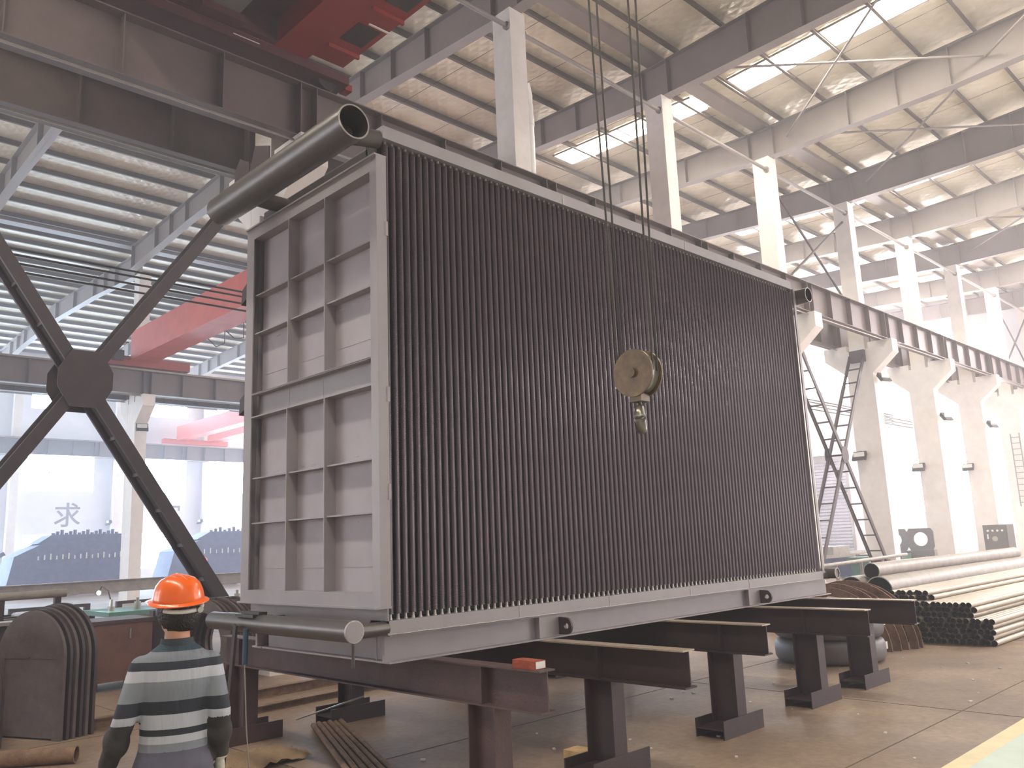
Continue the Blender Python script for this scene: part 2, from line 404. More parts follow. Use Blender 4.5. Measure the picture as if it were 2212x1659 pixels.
for k, n in enumerate(range(2, 9)): lab1[n] = 'white concrete column with corbels, %s to the right after the one with the white pipe' % ordinal[k]
for n in range(-2, 9):
    column(n, 1, lab1.get(n, 'white concrete column standing far left beside the camera'))
for k, n in enumerate(range(0, 8)):
    column(n, 2, 'pale concrete column of the far middle row, %s from its left end' % ordinal[k], .55)
for k, n in enumerate(range(0, 8)):
    column(n, 3, 'pale concrete pilaster against the far window wall, %s from its left end' % ordinal[k], 4.1+6.35*k-colx(n), (1, 0))
for k, n in enumerate(range(-2, 9)):
    pass
# white downpipe beside the first column
t = thing('drain_pipe', 'thick white plastic drain pipe beside the column above the module', 'pipe', (9.62, 7.45, 8.0))
MB().cyl((9.62, 7.45, 0), (9.62, 7.45, 12.15), .15, 20).build('pipe_body', M_white, t)
MB().cyl((9.62, 7.45, 11.6), (9.62, 7.45, 11.85), .165, 20).build('coupling', M_white, t)
MB().path([(9.62, 7.45, 12.1), (9.6, 7.42, 12.35), (9.52, 7.38, 12.5), (9.46, 7.36, 12.6)], .14, 14).build('elbow', M_white, t)

# crane runway beams
def runway(yc, label, xa=XS+.5, xb=XE-.4, dx=0.):
    t = thing('crane_runway_beam', label, 'beam', (xa, yc, 8.6))
    MB().box(xa, xb, yc-.19, yc+.19, 8.6, 8.62).build('bottom_flange', M_run, t)
    MB().box(xa, xb, yc-.19, yc+.19, 9.58, 9.60).build('top_flange', M_run, t)
    MB().box(xa, xb, yc-.007, yc+.007, 8.62, 9.58).build('web', M_run, t)
    MB().box(xa, xb, yc-.045, yc+.045, 9.60, 9.70).build('rail', M_rail, t)
    MB().box(xa, xb, yc-.26, yc-.2, 9.555, 9.61).build('edge_strip', M_rail, t) if False else None
    st = MB().box(-.008, .008, -.17, .17, 8.62, 9.58).mesh('stiffener', M_run)
    st2 = MB().box(-.16, -.145, -.185, .185, 8.62, 9.58).box(.145, .16, -.185, .185, 8.62, 9.58).mesh('end_stiffener', M_run)
    n = -4
    while colx(n) < xb:
        if xa < colx(n)+.25+dx < xb: inst('end_stiffener', st2, t, (colx(n)+.25+dx-xa, 0, -8.6))
        for k in (1.5, 3, 4.5):
            x = colx(n)+.25+dx+k
            if xa < x < xb: inst('stiffener', st, t, (x-xa, 0, -8.6))
        n += 1
    for dy, dz in ((-.12, -.06), (-.16, -.1)):  # conduits clipped under the beam
        MB().path([(xa, yc+dy, 8.6+dz), (xb, yc+dy, 8.6+dz)], .014, 6).build('conduit', M_rail, t)
    return t
runway(ROWS[1]-.92, 'near steel crane runway beam running from top left behind the module to the right')
runway(ROWS[1]+.92, 'steel crane runway beam on the far side of the nearest column row')
runway(ROWS[2]-.92, 'grey crane runway beam across the left background carrying the pink red crane', dx=.55)
runway(ROWS[2]+.92, 'crane runway beam on the far side of the middle column row', dx=.55)
runway(ROWS[3]-.92, 'pale crane runway beam along the far window wall', dx=.4)
# tie pipes between the column heads, on the near row
for n in range(-1, 8):
    x0, x1 = colx(n)+.5, colx(n+1)
    t = thing('tie_pipe', ('thin tie pipe between column heads, ending at the %s column right of the drain pipe' % ordinal[n-1]) if n > 0 else ('thin tie pipe between column heads above the %s end of the cross brace' % ('right' if n == 0 else 'left')), 'pipe', (x0, 7.1, 13.7))
    MB().cyl((x0+.02, 7.12, 13.7), (x1-.02, 7.12, 13.7), .055, 10).build('tube', M_raft, t)
    for a, b in ((x1-.06, x1), (x0, x0+.04)): MB().cyl((a, 7.12, 13.7), (b, 7.12, 13.7), .10, 10).build('end_flange', M_raft, t)

# lattice cross braces (two planes tied by battens)
def lattice(n, label, w, zt=8.1, zb=.5, dy=.26):
    xl, xr = colx(n)+.5+.14, colx(n+1)-.14; t = thing('lattice_cross_brace', label, 'brace', ((xl+xr)/2, 7.3, 0))
    for s in (0, 1):
        a, b = Vector((xl, 0, zb if s else zt)), Vector((xr, 0, zt if s else zb))
        for y in (7.3-dy, 7.3+dy):
            MB().bar(a+Vector((0, y, 0)), b+Vector((0, y, 0)), .05, w, (b-a).cross(Vector((0, 1, 0))).normalized()).bar(
                a+Vector((0, y+(.03 if y < 7.3 else -.03), 0)), b+Vector((0, y+(.03 if y < 7.3 else -.03), 0)), .07, .012, (b-a).cross(Vector((0, 1, 0))).normalized()).build('chord', M_brace, t)
        d = (b-a); k = int(d.length/.62)
        for i in range(1, k):
            c = a+d*(i/k)
            MB().bar(c+Vector((0, 7.29-dy, 0)), c+Vector((0, 7.31+dy, 0)), .06, .05).build('batten', M_brace, t)
    for xa, z in ((xl, zb), (xl, zt), (xr, zb), (xr, zt)): MB().box(xa-.136 if xa == xl else xa-.02, xa+.02 if xa == xl else xa+.136, 7.03, 7.57, z-.22, z+.22).build('end_plate', M_brace, t)
    c = Vector(((xl+xr)/2, 0, (zt+zb)/2))
    for y in (7.26-dy, 7.34+dy):
        g = .40 if dy < .25 else .28
        MB().prism([(c.x-g*.5, c.z-g), (c.x+g*.5, c.z-g), (c.x+g*.9, c.z-g*.3), (c.x+g*.9, c.z+g*.3), (c.x+g*.5, c.z+g), (c.x-g*.5, c.z+g), (c.x-g*.9, c.z+g*.3), (c.x-g*.9, c.z-g*.3)], 'y', y-.008, y+.008).build('gusset_plate', M_brace, t)
    return t
lattice(-1, 'big dark steel cross brace in the left foreground between two columns', .165, 8.2, .45, .21)
lattice(3, 'slim ladder-like cross brace standing right of the module', .15)
t = thing('upper_cross_brace', 'thin steel cross brace above the runway beam right of the module', 'brace', (colx(3)+3, 7.3, 9.8))
for a, b in (((colx(3)+.5, 7.3, 13.4), (colx(4), 7.3, 9.8)), ((colx(3)+.5, 7.3, 9.8), (colx(4), 7.3, 13.4))):
    MB().path([a, b], .045, 8).build('diagonal', M_brace, t)
t = thing('upper_cross_brace', 'pale cross brace above the runway beam at the far right end', 'brace', (colx(7)+3, 7.3, 9.8))
for a, b in (((colx(7)+.5, 7.3, 13.4), (colx(8), 7.3, 9.8)), ((colx(7)+.5, 7.3, 9.8), (colx(8), 7.3, 13.4))):
    MB().path([a, b], .045, 8).build('diagonal', M_brace, t)
# conductor wires along the far side of the near row
for k, z in enumerate((6.54, 6.45, 6.32, 6.19)):
    o = MB().path([(XS+1, 8.6, z), (colx(5), 8.6, z)], .018, 6).build('conductor_wire', M_dark)
    tag(o, '%s of the four dark conductor wires strung level behind the left cross brace' % ('topmost', 'second from top', 'third from top', 'lowest')[k], 'wire', 'conductor wires')
for k, z in enumerate((6.15, 6.03, 5.9)):
    o = MB().path([(colx(4)+.5, 7.85, z), (colx(5), 7.85, z)], .016, 6).build('power_cable', M_dark)
    tag(o, '%s of the three cables strung between the columns right of the ladder brace' % ('topmost', 'middle', 'lowest')[k], 'cable', 'cables between right columns')
#PART2

# ================================================================== THE FINNED TUBE MODULE
ML, MW = 6.944, 2.13; Z0 = 1.004
mod = thing('tube_module', 'huge grey boiler module with a long face of dark finned tubes, raised on steel trestles', 'boiler module', (0, 0, Z0))
B = lambda name, m, *b: [MB().box(*b).build(name, m, mod)][0]
# finned tubes
fz0, fz1, pitch = 1.355, 5.14, .009
prof = []; z = fz0
while z < fz1: prof += [(.0185, z), (.0275, z), (.0275, z+.003), (.0185, z+.003)]; z += pitch
fin = MB().lathe(prof, 12); fin.sm = [False]*len(fin.sm); finm = fin.mesh('finned_tube', M_tube)
stubm = MB().path([(0, 0, 1.30), (0, 0, 1.312), (0, 0, 1.33), (0, 0, 1.37)], [.018, .017, .012, .012], 8).mesh('tube_foot', M_stub); headm = MB().cyl((0, 0, 5.09), (0, 0, 5.18), .012, 8, False).mesh('tube_head', M_stub)
for row in range(3):
    for i in range(97-(row % 2)):
        p = inst('finned_tube', finm, mod, (.058+.0711*i+(.0355 if row % 2 else 0), .045+.062*row, -Z0))
        if row == 0: inst('tube_foot', stubm, p); inst('tube_head', headm, p)
B('light_block_sheet', M_dark, .02, ML-.02, .24, .26, 1.25, 5.2)  # added dark sheet close behind the tube rows, blocks light
# headers and weld seams
B('top_header', M_paint, 0, ML, -.012, .09, 5.168, 5.279)
bh = B('bottom_header', M_paint, -.012, ML+.03, -.02, .2, 1.212, 1.312)
for k, x in enumerate((2.2, 4.35)): MB().box(x, x+.008, -.0165, -.01, 5.17, 5.277).build('weld_seam', M_weld, mod)
for x in (1.35, 2.55, 3.9, 5.1): MB().box(x, x+.006, -.0235, -.018, 1.215, 1.31).build('weld_seam', M_weld, mod)
MB().path([(-.01+ .09*i, -.0215, 1.214+.002*math.sin(i*2.1)) for i in range(78)], .004, 5).build('weld_seam', M_weld, mod)
B('top_casing', M_dark, .02, ML-.02, .1, MW-.1, 4.95, 5.17); B('top_cover', M_paint, .05, ML-.05, .1, MW-.05, 5.171, 5.2)
# base frame of I-beams
MB().ibeam((.013, .075, 1.107), (7.177, .075, 1.107), .206, .16, .012, .03).build('base_beam', M_paint, mod)
MB().ibeam((.013, MW-.1, 1.107), (7.177, MW-.1, 1.107), .206, .16, .012, .03).build('base_beam', M_paint, mod)
for x in (.10, 7.09): MB().ibeam((x, .17, 1.107), (x, MW-.19, 1.107), .206, .16, .012, .03).build('cross_beam', M_paint, mod)
B('end_stiffener', M_paint, .02, .026, .17, .178, 1.02, 1.2)
B('floor_plate', M_paint, .05, ML, .21, MW-.02, 1.2125, 1.24)
def lug(x):
    B('stiffener_plate', M_paint, x-.26, x-.252, .002, .058, 1.018, 1.196)
    B('backing_plate', M_paint, x-.25, x+.11, .004, .012, 1.018, 1.196)
    n = 20; hole = [(-.085+.026*math.cos(2*PI*i/n), 1.103+.026*math.sin(2*PI*i/n)) for i in range(n)]
    out = []
    for i in range(n):
        a = 2*PI*i/n; cx, cz = math.cos(a), math.sin(a); r = .062
        if cx > .3: u = .002; v = 1.103+max(-.075, min(.075, cz/max(cx, .3)*.085))
        else: u = -.085+r*cx; v = 1.103+r*cz*1.15
        out.append((u, v))
    m = MB(); vs = [(x+d, u, v) for d in (-.012, .012) for u, v in out+hole]
    fs = []
    for i in range(n):
        j = (i+1) % n
        fs += [(i, j, n+j, n+i), (2*n+j, 2*n+i, 3*n+i, 3*n+j), (j, i, 2*n+i, 2*n+j), (n+i, n+j, 3*n+j, 3*n+i)]
    m.add(vs, fs); m.build('lifting_lug', mat('lug_steel', S(70, 62, 60), .5, .1), mod)
lug(1.87); lug(5.37)
# end wall: frame, ribs, panels
XO, XP = -.10, .008
fr = lambda name, y0, y1, z0, z1, x0=XO, x1=XP: B(name, M_paint, x0, x1, y0, y1, z0, z1)
MB().box(XO, XO+.012, 1.99, 2.13, 1.42, 4.97).box(XO+.012, XP+.02, 2.118, 2.13, 1.42, 4.97).build('corner_post', M_paint, mod)
B('corner_post', M_paint, XO, -.004, -.055, -.043, 1.42, 4.97); B('post_web', M_paint, XO, XO+.01, -.043, .04, 1.42, 4.97); B('post_flange', M_paint, XO+.01, XP, .03, .04, 1.52, 4.86)
fr('top_rail', .04, 1.99, 4.855, 4.97); fr('bottom_rail', .04, 1.99, 1.42, 1.52)
B('top_lip', M_paint, XO-.02, 0, -.055, 2.13, 4.97, 4.985)
B('bottom_lip', M_paint, XO-.03, 0, -.055, 2.14, 1.405, 1.42)
MB().box(XO, XO+.01, .04, 1.99, 3.30, 3.31).box(XO, XP, .04, 1.99, 3.305, 3.317).box(XO, XP, .04, 1.99, 3.085, 3.097).box(XP-.03, XP, .04, 1.99, 3.097, 3.305).build('mid_rail', M_paint, mod)
for y in (.85, 1.42): B('weld_seam', M_weld, XP-.032, XP-.03, y, y+.005, 3.1, 3.3)
B('lower_skirt', M_paint, -.012, 0, -.02, 2.1, 1.24, 1.405)
ys = [.04, .72, 1.33, 1.99]; zu = [3.317, 3.90, 4.28, 4.855]; zl = [1.52, 2.11, 2.52, 3.085]
for zz in (zu, zl):
    for y in ys[1:3]: B('vertical_rib', M_paint, XO, XP, y-.008, y+.004, zz[0], zz[3])
    for z in zz[1:3]:
        for a, b in zip(ys[:-1], ys[1:]): B('horizontal_rib', M_paint, XO+.02, XP, a+.004, b-.008, z-.006, z+.006)
    for a, b in zip(ys[:-1], ys[1:]):
        for p, q in zip(zz[:-1], zz[1:]): B('panel', M_panel, XP, XP+.01, a, b, p, q)
        B('seam_strip', M_weld, XP-.003, XP, a+.09, b-.06, zz[0]+.185, zz[0]+.189)
        for k in range(3):
            u = a+.12+(b-a-.25)*k/2
            B('stitch_weld', M_weld, XP-.004, XP, u, u+.07, zz[1]-.06, zz[1]-.055); B('stitch_weld', M_weld, XP-.004, XP, u, u+.06, zz[2]+.05, zz[2]+.055)
for z in (2.95, 2.2, 4.3): B('clip_plate', M_paint, -.02, .006, -.06, -.05, z, z+.12)
# far end
B('corner_post', M_paint, ML+.005, ML+.06, -.03, -.015, 1.312, 5.17); B('far_end_wall', M_panel, ML, ML+.01, -.0, MW, 1.24, 5.17)
B('rear_wall', M_panel, .02, ML, MW-.02, MW, 1.24, 5.17)
for z in (3.2, 4.3): MB().prism([(2.13, z), (2.26, z-.05), (2.24, z+.1), (2.13, z+.16)], 'x', -.09, -.03).build('lug_plate', M_rust2, mod)
# manifold pipes
for pts in ([(1.33, 5.14), (1.62, 5.14), (1.72, 5.36), (1.60, 5.62), (1.33, 5.52)], [(1.66, 5.14), (2.02, 5.14), (2.0, 5.5), (1.90, 5.60), (1.72, 5.50)]):
    MB().prism(pts, 'x', -.31, -.295).build('lifting_bracket', M_rust2, mod)
p = MB(); p.hollow((-.40, -.19, 5.10), (-.40, 1.86, 5.10), .14, .128, 36, 1).build('manifold_pipe', [M_pipe, M_inside], mod)
rim = [c for c in mod.children if c.name.startswith('manifold_pipe')][-1]
MB().hollow((-.40, -.194, 5.10), (-.40, -.188, 5.10), .1405, .1285, 36).build('pipe_rim', M_stub, rim)
MB().cyl((-.40, 1.86, 5.10), (-.40, 2.1, 5.10), .137, 36).build('end_cap', M_pipe, rim)
MB().cyl((-.40, .10, 5.12), (0, .06, 5.18), .075, 20).build('pipe_stub', M_pipe, mod)
MB().cyl((-.40, 1.6, 5.10), (.02, 1.6, 5.1), .075, 20).build('pipe_stub', M_pipe, mod)
p = MB().cyl((-.42, -.19, 1.285), (-.42, 1.70, 1.285), .075, 28).build('manifold_pipe', M_pipe, mod)
MB().cyl((-.42, 1.70, 1.285), (-.42, 1.98, 1.285), .073, 28).build('end_cap', M_pipe, p)
MB().cyl((-.42, -.205, 1.285), (-.42, -.19, 1.285), .070, 28).build('end_cap', M_paint, p)
MB().hollow((-.42, -.203, 1.285), (-.42, -.186, 1.285), .077, .068, 28).build('weld_ring', M_weld, p)
MB().cyl((-.42, -.02, 1.26), (.0, .02, 1.26), .052, 18).build('pipe_stub', M_pipe, mod); MB().cyl((-.42, 1.5, 1.26), (.03, 1.5, 1.26), .052, 18).build('pipe_stub', M_pipe, mod)
MB().cyl((-.30, -.0, 1.21), (-.30, 0, 1.02), .012, 8).build('drain_tube', M_pipe, mod)
p = MB().hollow((ML+.2, -.16, 5.09), (ML+.2, 1.9, 5.09), .105, .094, 28, 1).build('manifold_pipe', [M_pipe, M_inside], mod)
MB().hollow((ML+.2, -.163, 5.09), (ML+.2, -.157, 5.09), .1055, .0945, 28).build('pipe_rim', M_stub, p)
MB().cyl((ML+.2, .06, 5.1), (ML-.02, .06, 5.2), .06, 16).build('pipe_stub', M_pipe, mod)
p = MB().cyl((ML+.26, -.1, 1.275), (ML+.26, 1.9, 1.275), .068, 24).build('manifold_pipe', M_pipe, mod)
MB().hollow((ML+.26, -.112, 1.275), (ML+.26, -.1, 1.275), .07, .06, 24).build('weld_ring', M_weld, p)
MB().cyl((ML+.26, .04, 1.26), (ML+.02, .04, 1.26), .05, 16).build('pipe_stub', M_pipe, mod)

# ------------------------------------------------------------------ trestles
tx = [.42, 1.69, 3.51, 5.21, 6.535]; tyf = [-1.21, -1.467, -1.093, -1.324, -1.307]
tl = ['rusty brown steel trestle under the near end of the module, red block on its beam', 'steel trestle under the module, second from the manifold end',
      'steel trestle under the middle of the module', 'steel trestle under the module, second from the pipe stacks', 'steel trestle under the far end of the module beside the grey pipe bends']
def trestle(x, yf, label, m):
    t = thing('trestle', label, 'trestle', (x, 1.0, 0)); zb = Z0-.278; fy, by = -.62, 3.05
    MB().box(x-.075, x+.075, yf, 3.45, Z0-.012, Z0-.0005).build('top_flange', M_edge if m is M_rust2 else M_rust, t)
    MB().box(x-.075, x+.075, yf, 3.45, zb, zb+.012).box(x-.005, x+.005, yf, 3.45, zb+.012, Z0-.012).build('beam_web', m, t)
    for y in (fy, by): MB().box(x-.07, x-.006, y-.005, y+.005, zb+.012, Z0-.012).box(x+.006, x+.07, y-.005, y+.005, zb+.012, Z0-.012).build('web_stiffener', m, t)
    for y in (fy, by):
        MB().box(x-.078, x+.078, y-.1425, y-.1305, .088, zb).box(x-.078, x+.078, y+.1305, y+.1425, .088, zb).box(x-.005, x+.005, y-.1305, y+.1305, .088, zb).build('leg', m, t)
        MB().box(x-.35, x+.35, y-.155, y-.143, 0, .165).box(x-.35, x+.35, y+.143, y+.155, 0, .165).box(x-.35, x+.35, y-.143, y+.143, .076, .0865).build('foot', m, t)
    return t
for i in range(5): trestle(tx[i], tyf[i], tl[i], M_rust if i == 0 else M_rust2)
t = thing('brick', 'small red brick-like block with a white end on the near trestle beam tip', 'brick', (.42, -1.05, Z0))
MB().box(.37, .47, -1.15, -.93, Z0, Z0+.055).build('block', M_brick, t); MB().box(.375, .465, -1.152, -1.15, Z0+.005, Z0+.05).build('white_end', M_white, t)

# clamp, strap and cable hanging on the lower manifold
t = thing('hanging_clamp', 'dark cloth and clamp draped over the lower manifold pipe with a leaning strap', 'clamp', (-.42, 1.25, 0))
cl = MB()
for k in range(7):
    a = RAD(-40+k*30); cl.box(-.42+.085*math.sin(a)-.02, -.42+.085*math.sin(a)+.02, 1.12-.02*(k % 2), 1.40+.02*((k+1) % 2), 1.285+.085*math.cos(a)-.012, 1.285+.085*math.cos(a)+.012)
cl.build('cloth', M_dark, t)
MB().bar((-.53, 1.34, 1.28), (-.42, 1.75, .03), .05, .02, (1, 0, 0)).build('strap', M_brace, t)
MB().path([(-.50, 1.22, 1.25), (-.505, 1.22, .98)], .022, 8).build('grip', mat('blue_grip', S(46, 70, 92), .5), t)
MB().path([(-.505, 1.22, .98), (-.49, 1.2, .5), (-.47, 1.15, .02), (-.4, 1.25, .008), (-.3, 1.4, .008)], .006, 6).build('cable', M_stub, t)

# ================================================================== OVERHEAD CRANE OF THE FIRST NAVE
cr = thing('overhead_crane', 'red overhead travelling crane at the top left, above the module', 'crane', (1.6, 6.39, 9.7))
Cb = lambda name, m, *b: MB().box(*b).build(name, m, cr)
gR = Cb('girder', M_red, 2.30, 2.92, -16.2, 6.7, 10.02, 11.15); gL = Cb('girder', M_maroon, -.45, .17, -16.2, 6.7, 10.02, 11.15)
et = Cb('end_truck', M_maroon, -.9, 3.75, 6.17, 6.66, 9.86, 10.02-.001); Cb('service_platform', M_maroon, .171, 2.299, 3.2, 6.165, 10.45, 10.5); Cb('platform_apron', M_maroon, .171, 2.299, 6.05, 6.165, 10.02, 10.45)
for x in (-.55, 3.4): MB().cyl((x, 6.30, 9.89), (x, 6.50, 9.89), .19, 24).build('wheel', M_dark, cr)
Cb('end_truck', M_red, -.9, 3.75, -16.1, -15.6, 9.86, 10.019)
wk = Cb('walkway', M_red, 2.921, 3.52, -16.2, 6.0, 10.02, 10.07)
for k in range(12):
    y = 5.3-1.25*k
    MB().box(3.0, 3.42, y-.55, y, 10.012, 10.0195).build('hatch', M_dark, wk)
    MB().box(2.93, 3.52, y+.2, y+.25, 9.95, 10.0195).build('bracket', M_red, wk)
for y in [5.5-1.5*k for k in range(14)]: MB().path([(3.49, y, 10.07), (3.49, y, 11.1)], .018, 6).build('handrail_post', M_red, wk)
MB().path([(3.49, 5.6, 11.1), (3.49, -15, 11.1)], .018, 6).build('handrail', M_red, wk)
Cb('drive_motor', M_grey, 1.05, 1.55, 5.35, 5.85, 10.1, 10.42); MB().cyl((1.3, 5.3, 10.26), (1.3, 4.9, 10.26), .13, 18).build('drive_motor', M_grey, cr)
Cb('motor_bracket', M_maroon, .95, 1.65, 5.85, 6.045, 9.98, 10.1)
MB().box(3.76, 3.9, 6.3, 6.5, 9.84, 9.96).build('buffer', M_red, cr)
Cb('label_strip', M_white, 1.6, 2.05, 6.166, 6.1695, 9.93, 9.945); Cb('lamp_tube', M_white, 3.1, 3.5, 4.6, 4.63, 9.955, 9.975)
tr = Cb('trolley', M_red, -.2, 2.65, -2.5, -.9, 11.2, 11.42)
MB().cyl((.3, -1.7, 11.6), (2.1, -1.7, 11.6), .22, 24).build('rope_drum', M_dark, tr); MB().box(.15, .28, -2.1, -1.3, 11.42, 11.8).build('gearbox', M_grey, tr)
HX, HY, HZ = 1.0, -1.69, 3.0
hk = thing('hook_block', 'brown crane hook block hanging on four ropes in front of the tubes', 'hook', (HX, HY, HZ))
M_blk = mat('hook_block_paint', S(92, 70, 52), .4, .1, .3, 12, .05, 40, col2=S(118, 94, 60))
for x in (-.065, .05): MB().cyl((HX+x, HY, HZ), (HX+x+.016, HY, HZ), .172, 36).build('side_plate', M_blk, hk)
for x in (-.085, .066): MB().cyl((HX+x, HY, HZ), (HX+x+.02, HY, HZ), .035, 14).build('axle_nut', M_blk, hk)
for x in (-.03, .025): MB().lathe([(.02, -.02), (.15, -.02), (.135, 0), (.15, .02), (.02, .02)], 28).build('sheave', M_stub, hk, loc=(x, 0, 0)).rotation_euler = (0, PI/2, 0)
MB().box(HX-.05, HX+.05, HY-.05, HY+.05, HZ-.205, HZ-.15).build('crosshead', M_blk, hk)
pts = [(HX, HY, HZ-.19), (HX, HY, HZ-.25)]
pts += [(HX-.075*math.sin(a)*.86, HY-.075*math.sin(a)*.5, HZ-.325+.075*math.cos(a)) for a in [RAD(5+12*k) for k in range(20)]]
MB().path(pts, [.022, .024]+[.028+.014*math.sin(PI*k/19) for k in range(19)]+[.008], 12).build('hook', mat('hook_steel', S(128, 124, 116), .28, .7, .1), hk)
MB().path([(HX, HY, HZ-.255), (HX+.05, HY+.03, HZ-.28), (HX+.06, HY+.035, HZ-.33)], .007, 6).build('safety_latch', M_stub, hk)
for k, (dx, dy, ux) in enumerate(((-.03, .152, -.42), (.025, .152, -.16), (-.03, -.152, .16), (.025, -.152, .42))):
    o = MB().path([(HX+dx, HY+dy, HZ), (HX+dx+ux*.2, HY+dy, 6.5), (HX+dx+ux*.6, HY+dy*1.3, 11.45)], .0085, 6).build('wire_rope', M_rope, hk)

# crane in the second nave, crane in the third
c2 = thing('overhead_crane', 'faded red overhead crane in the left background on the middle runway', 'crane', (9.2, 30.4, 9.7))
MB().box(8.75, 9.7, 8.9, 30.2, 10.0, 11.2).build('girder', M_red2, c2); MB().box(8.72, 9.75, 8.9, 30.2, 9.97, 10.0).build('bottom_flange', M_red2, c2)
MB().box(7.3, 11.3, 30.2, 30.6, 9.75, 10.15).build('end_truck', M_red, c2); MB().box(7.3, 11.3, 8.0, 8.45, 9.75, 10.15).build('end_truck', M_red, c2)
for x in (7.6, 11.0): MB().cyl((x, 30.3, 9.86), (x, 30.5, 9.86), .16, 18).build('wheel', M_dark, c2)
MB().box(8.0, 8.4, 29.9, 30.19, 9.9, 10.3).build('drive_motor', M_dark, c2)
MB().path([(8.0, 30.3, 10.15), (8.0, 30.3, 10.75), (8.7, 30.3, 10.75)], .03, 6).build('handrail', M_dark, c2)
for k, y in enumerate((20.5, 22.0, 23.5)): MB().path([(9.72, y, 9.97), (9.72, y, 9.3+.1*k), (9.72, y+.7, 9.5), (9.72, y+1.4, 9.95)], .02, 5).build('festoon_cable', M_dark, c2)
c3 = thing('overhead_crane', 'pale pink double girder crane far behind on the window wall runway', 'crane', (21.8, 54.3, 9.7))
for x in (20.7, 23.0): MB().box(x, x+.8, 33, 54.2, 10.0, 11.0).build('girder', M_red2, c3)
MB().box(19.8, 24.6, 54.2, 54.6, 9.75, 10.1).build('end_truck', M_red2, c3); MB().box(19.8, 24.6, 32.1, 32.4, 9.75, 10.1).build('end_truck', M_red2, c3)

# ================================================================== FLOODLIGHTS
fl0 = thing('floodlight', 'black floodlight high on the column right of the ladder brace', 'floodlight', (0, 0, 0), 'column floodlights')
fb = MB(); fb.prism([(-.06, -.2), (.06, -.14), (.06, .14), (-.06, .2)], 'y', -.24, .24); fb.build('housing', M_dark, fl0, loc=(-.2, 0, 0)).rotation_euler = (0, RAD(35), 0)
MB().box(-.275, -.262, -.2, .2, -.16, .16).build('lens', M_white, fl0, loc=(0, 0, 0)).rotation_euler = (0, 0, 0)
MB().bar((0, 0, .05), (-.2, 0, 0), .04, .04).build('bracket', M_dark, fl0, loc=(0, 0, 0))
spots = [(colx(4)+.25, 6.74, 7.2, 'black floodlight high on the column right of the ladder brace'), (colx(4), 7.6, 4.4, 'black floodlight low on the left face of the column beside the ladder brace'),
         (colx(5)+.25, 6.74, 6.2, 'black floodlight high on the second column right of the ladder brace'), (colx(5), 7.75, 4.2, 'small black floodlight low on the second column right of the ladder brace'),
         (colx(6), 7.7, 4.4, 'black floodlight low on the third column right of the ladder brace'), (colx(6)+.25, 6.74, 6.3, 'black floodlight high on the third column right of the ladder brace'),
         (colx(1)+.8, 30.74, 7.2, 'floodlight on the far middle column below the pink red crane'), (16.79, 54.95, 4.2, 'floodlight on the far wall left of the middle column'), (23.14, 54.95, 4.2, 'floodlight on the far wall near the module edge')]
for k, (x, y, z, lb) in enumerate(spots):
    o = fl0 if k == 0 else dup(fl0, label=lb)
    o.location = (x, y, z); o.rotation_euler.z = RAD(75) if k in (0, 2, 5, 6) else RAD(0)
#PART3

# ================================================================== RIGHT SIDE: PIPES, BENDS, RINGS
# two large pipe bends (rings) stacked
def bend(z, label):
    t = thing('pipe_bend', label, 'pipe bend', (8.25, .62, z))
    n = 20; m = MB(); sg = lambda v: math.copysign(abs(v)**.55, v)
    m.lathe([(.56+.20*sg(math.cos(2*PI*k/n)), .165+.165*sg(math.sin(2*PI*k/n))) for k in range(n)], 48, closed=True); m.build('bend', M_tyre, t, loc=(0, 0, 0))
    MB().box(.34, .44, -.66, -.655, .14, .24).build('sticker', M_white, t, loc=(0, 0, 0))
    return t
bend(0, 'lower grey pipe bend lying on the floor beneath another'); bend(.33, 'upper grey pipe bend stacked on another, small white sticker on its side')
# rusty half rings standing behind the bends
def half_ring(c, r, w, th, ang0=0, ang1=180, n=26):
    m = MB(); vs = []
    for i in range(n+1):
        a = RAD(ang0+(ang1-ang0)*i/n)
        for rr in (r, r-w):
            for t in (-th/2, th/2): vs.append((t, rr*math.cos(a), rr*math.sin(a)))
    fs = []
    for i in range(n):
        a, b = 4*i, 4*i+4
        fs += [(a, b, b+1, a+1), (a+2, a+3, b+3, b+2), (a, a+2, b+2, b), (a+1, b+1, b+3, a+3)]
    fs += [(0, 1, 3, 2), (4*n, 4*n+2, 4*n+3, 4*n+1)]
    return m.add(vs, fs)
pos = ['nearest', 'second nearest', 'middle', 'second farthest', 'farthest', 'outermost']
for k, (x, r, y) in enumerate(((9.40, .93, 1.12), (9.55, .99, 1.10), (9.72, .95, 1.02), (9.88, 1.02, 1.0), (10.05, 1.0, .98))):
    t = thing('half_ring_plate', 'rusty half ring plate standing behind the pipe bends, %s of five' % pos[k], 'ring plate', (x, y, 0), 'rusty half rings on the right')
    half_ring(None, r, .13, .022).build('arc', M_brown, t, loc=(0, 0, 0))
    MB().box(-.012, .012, r-.16, r+.02, -.0, .02).build('foot_tab', M_brown, t, loc=(0, 0, 0))
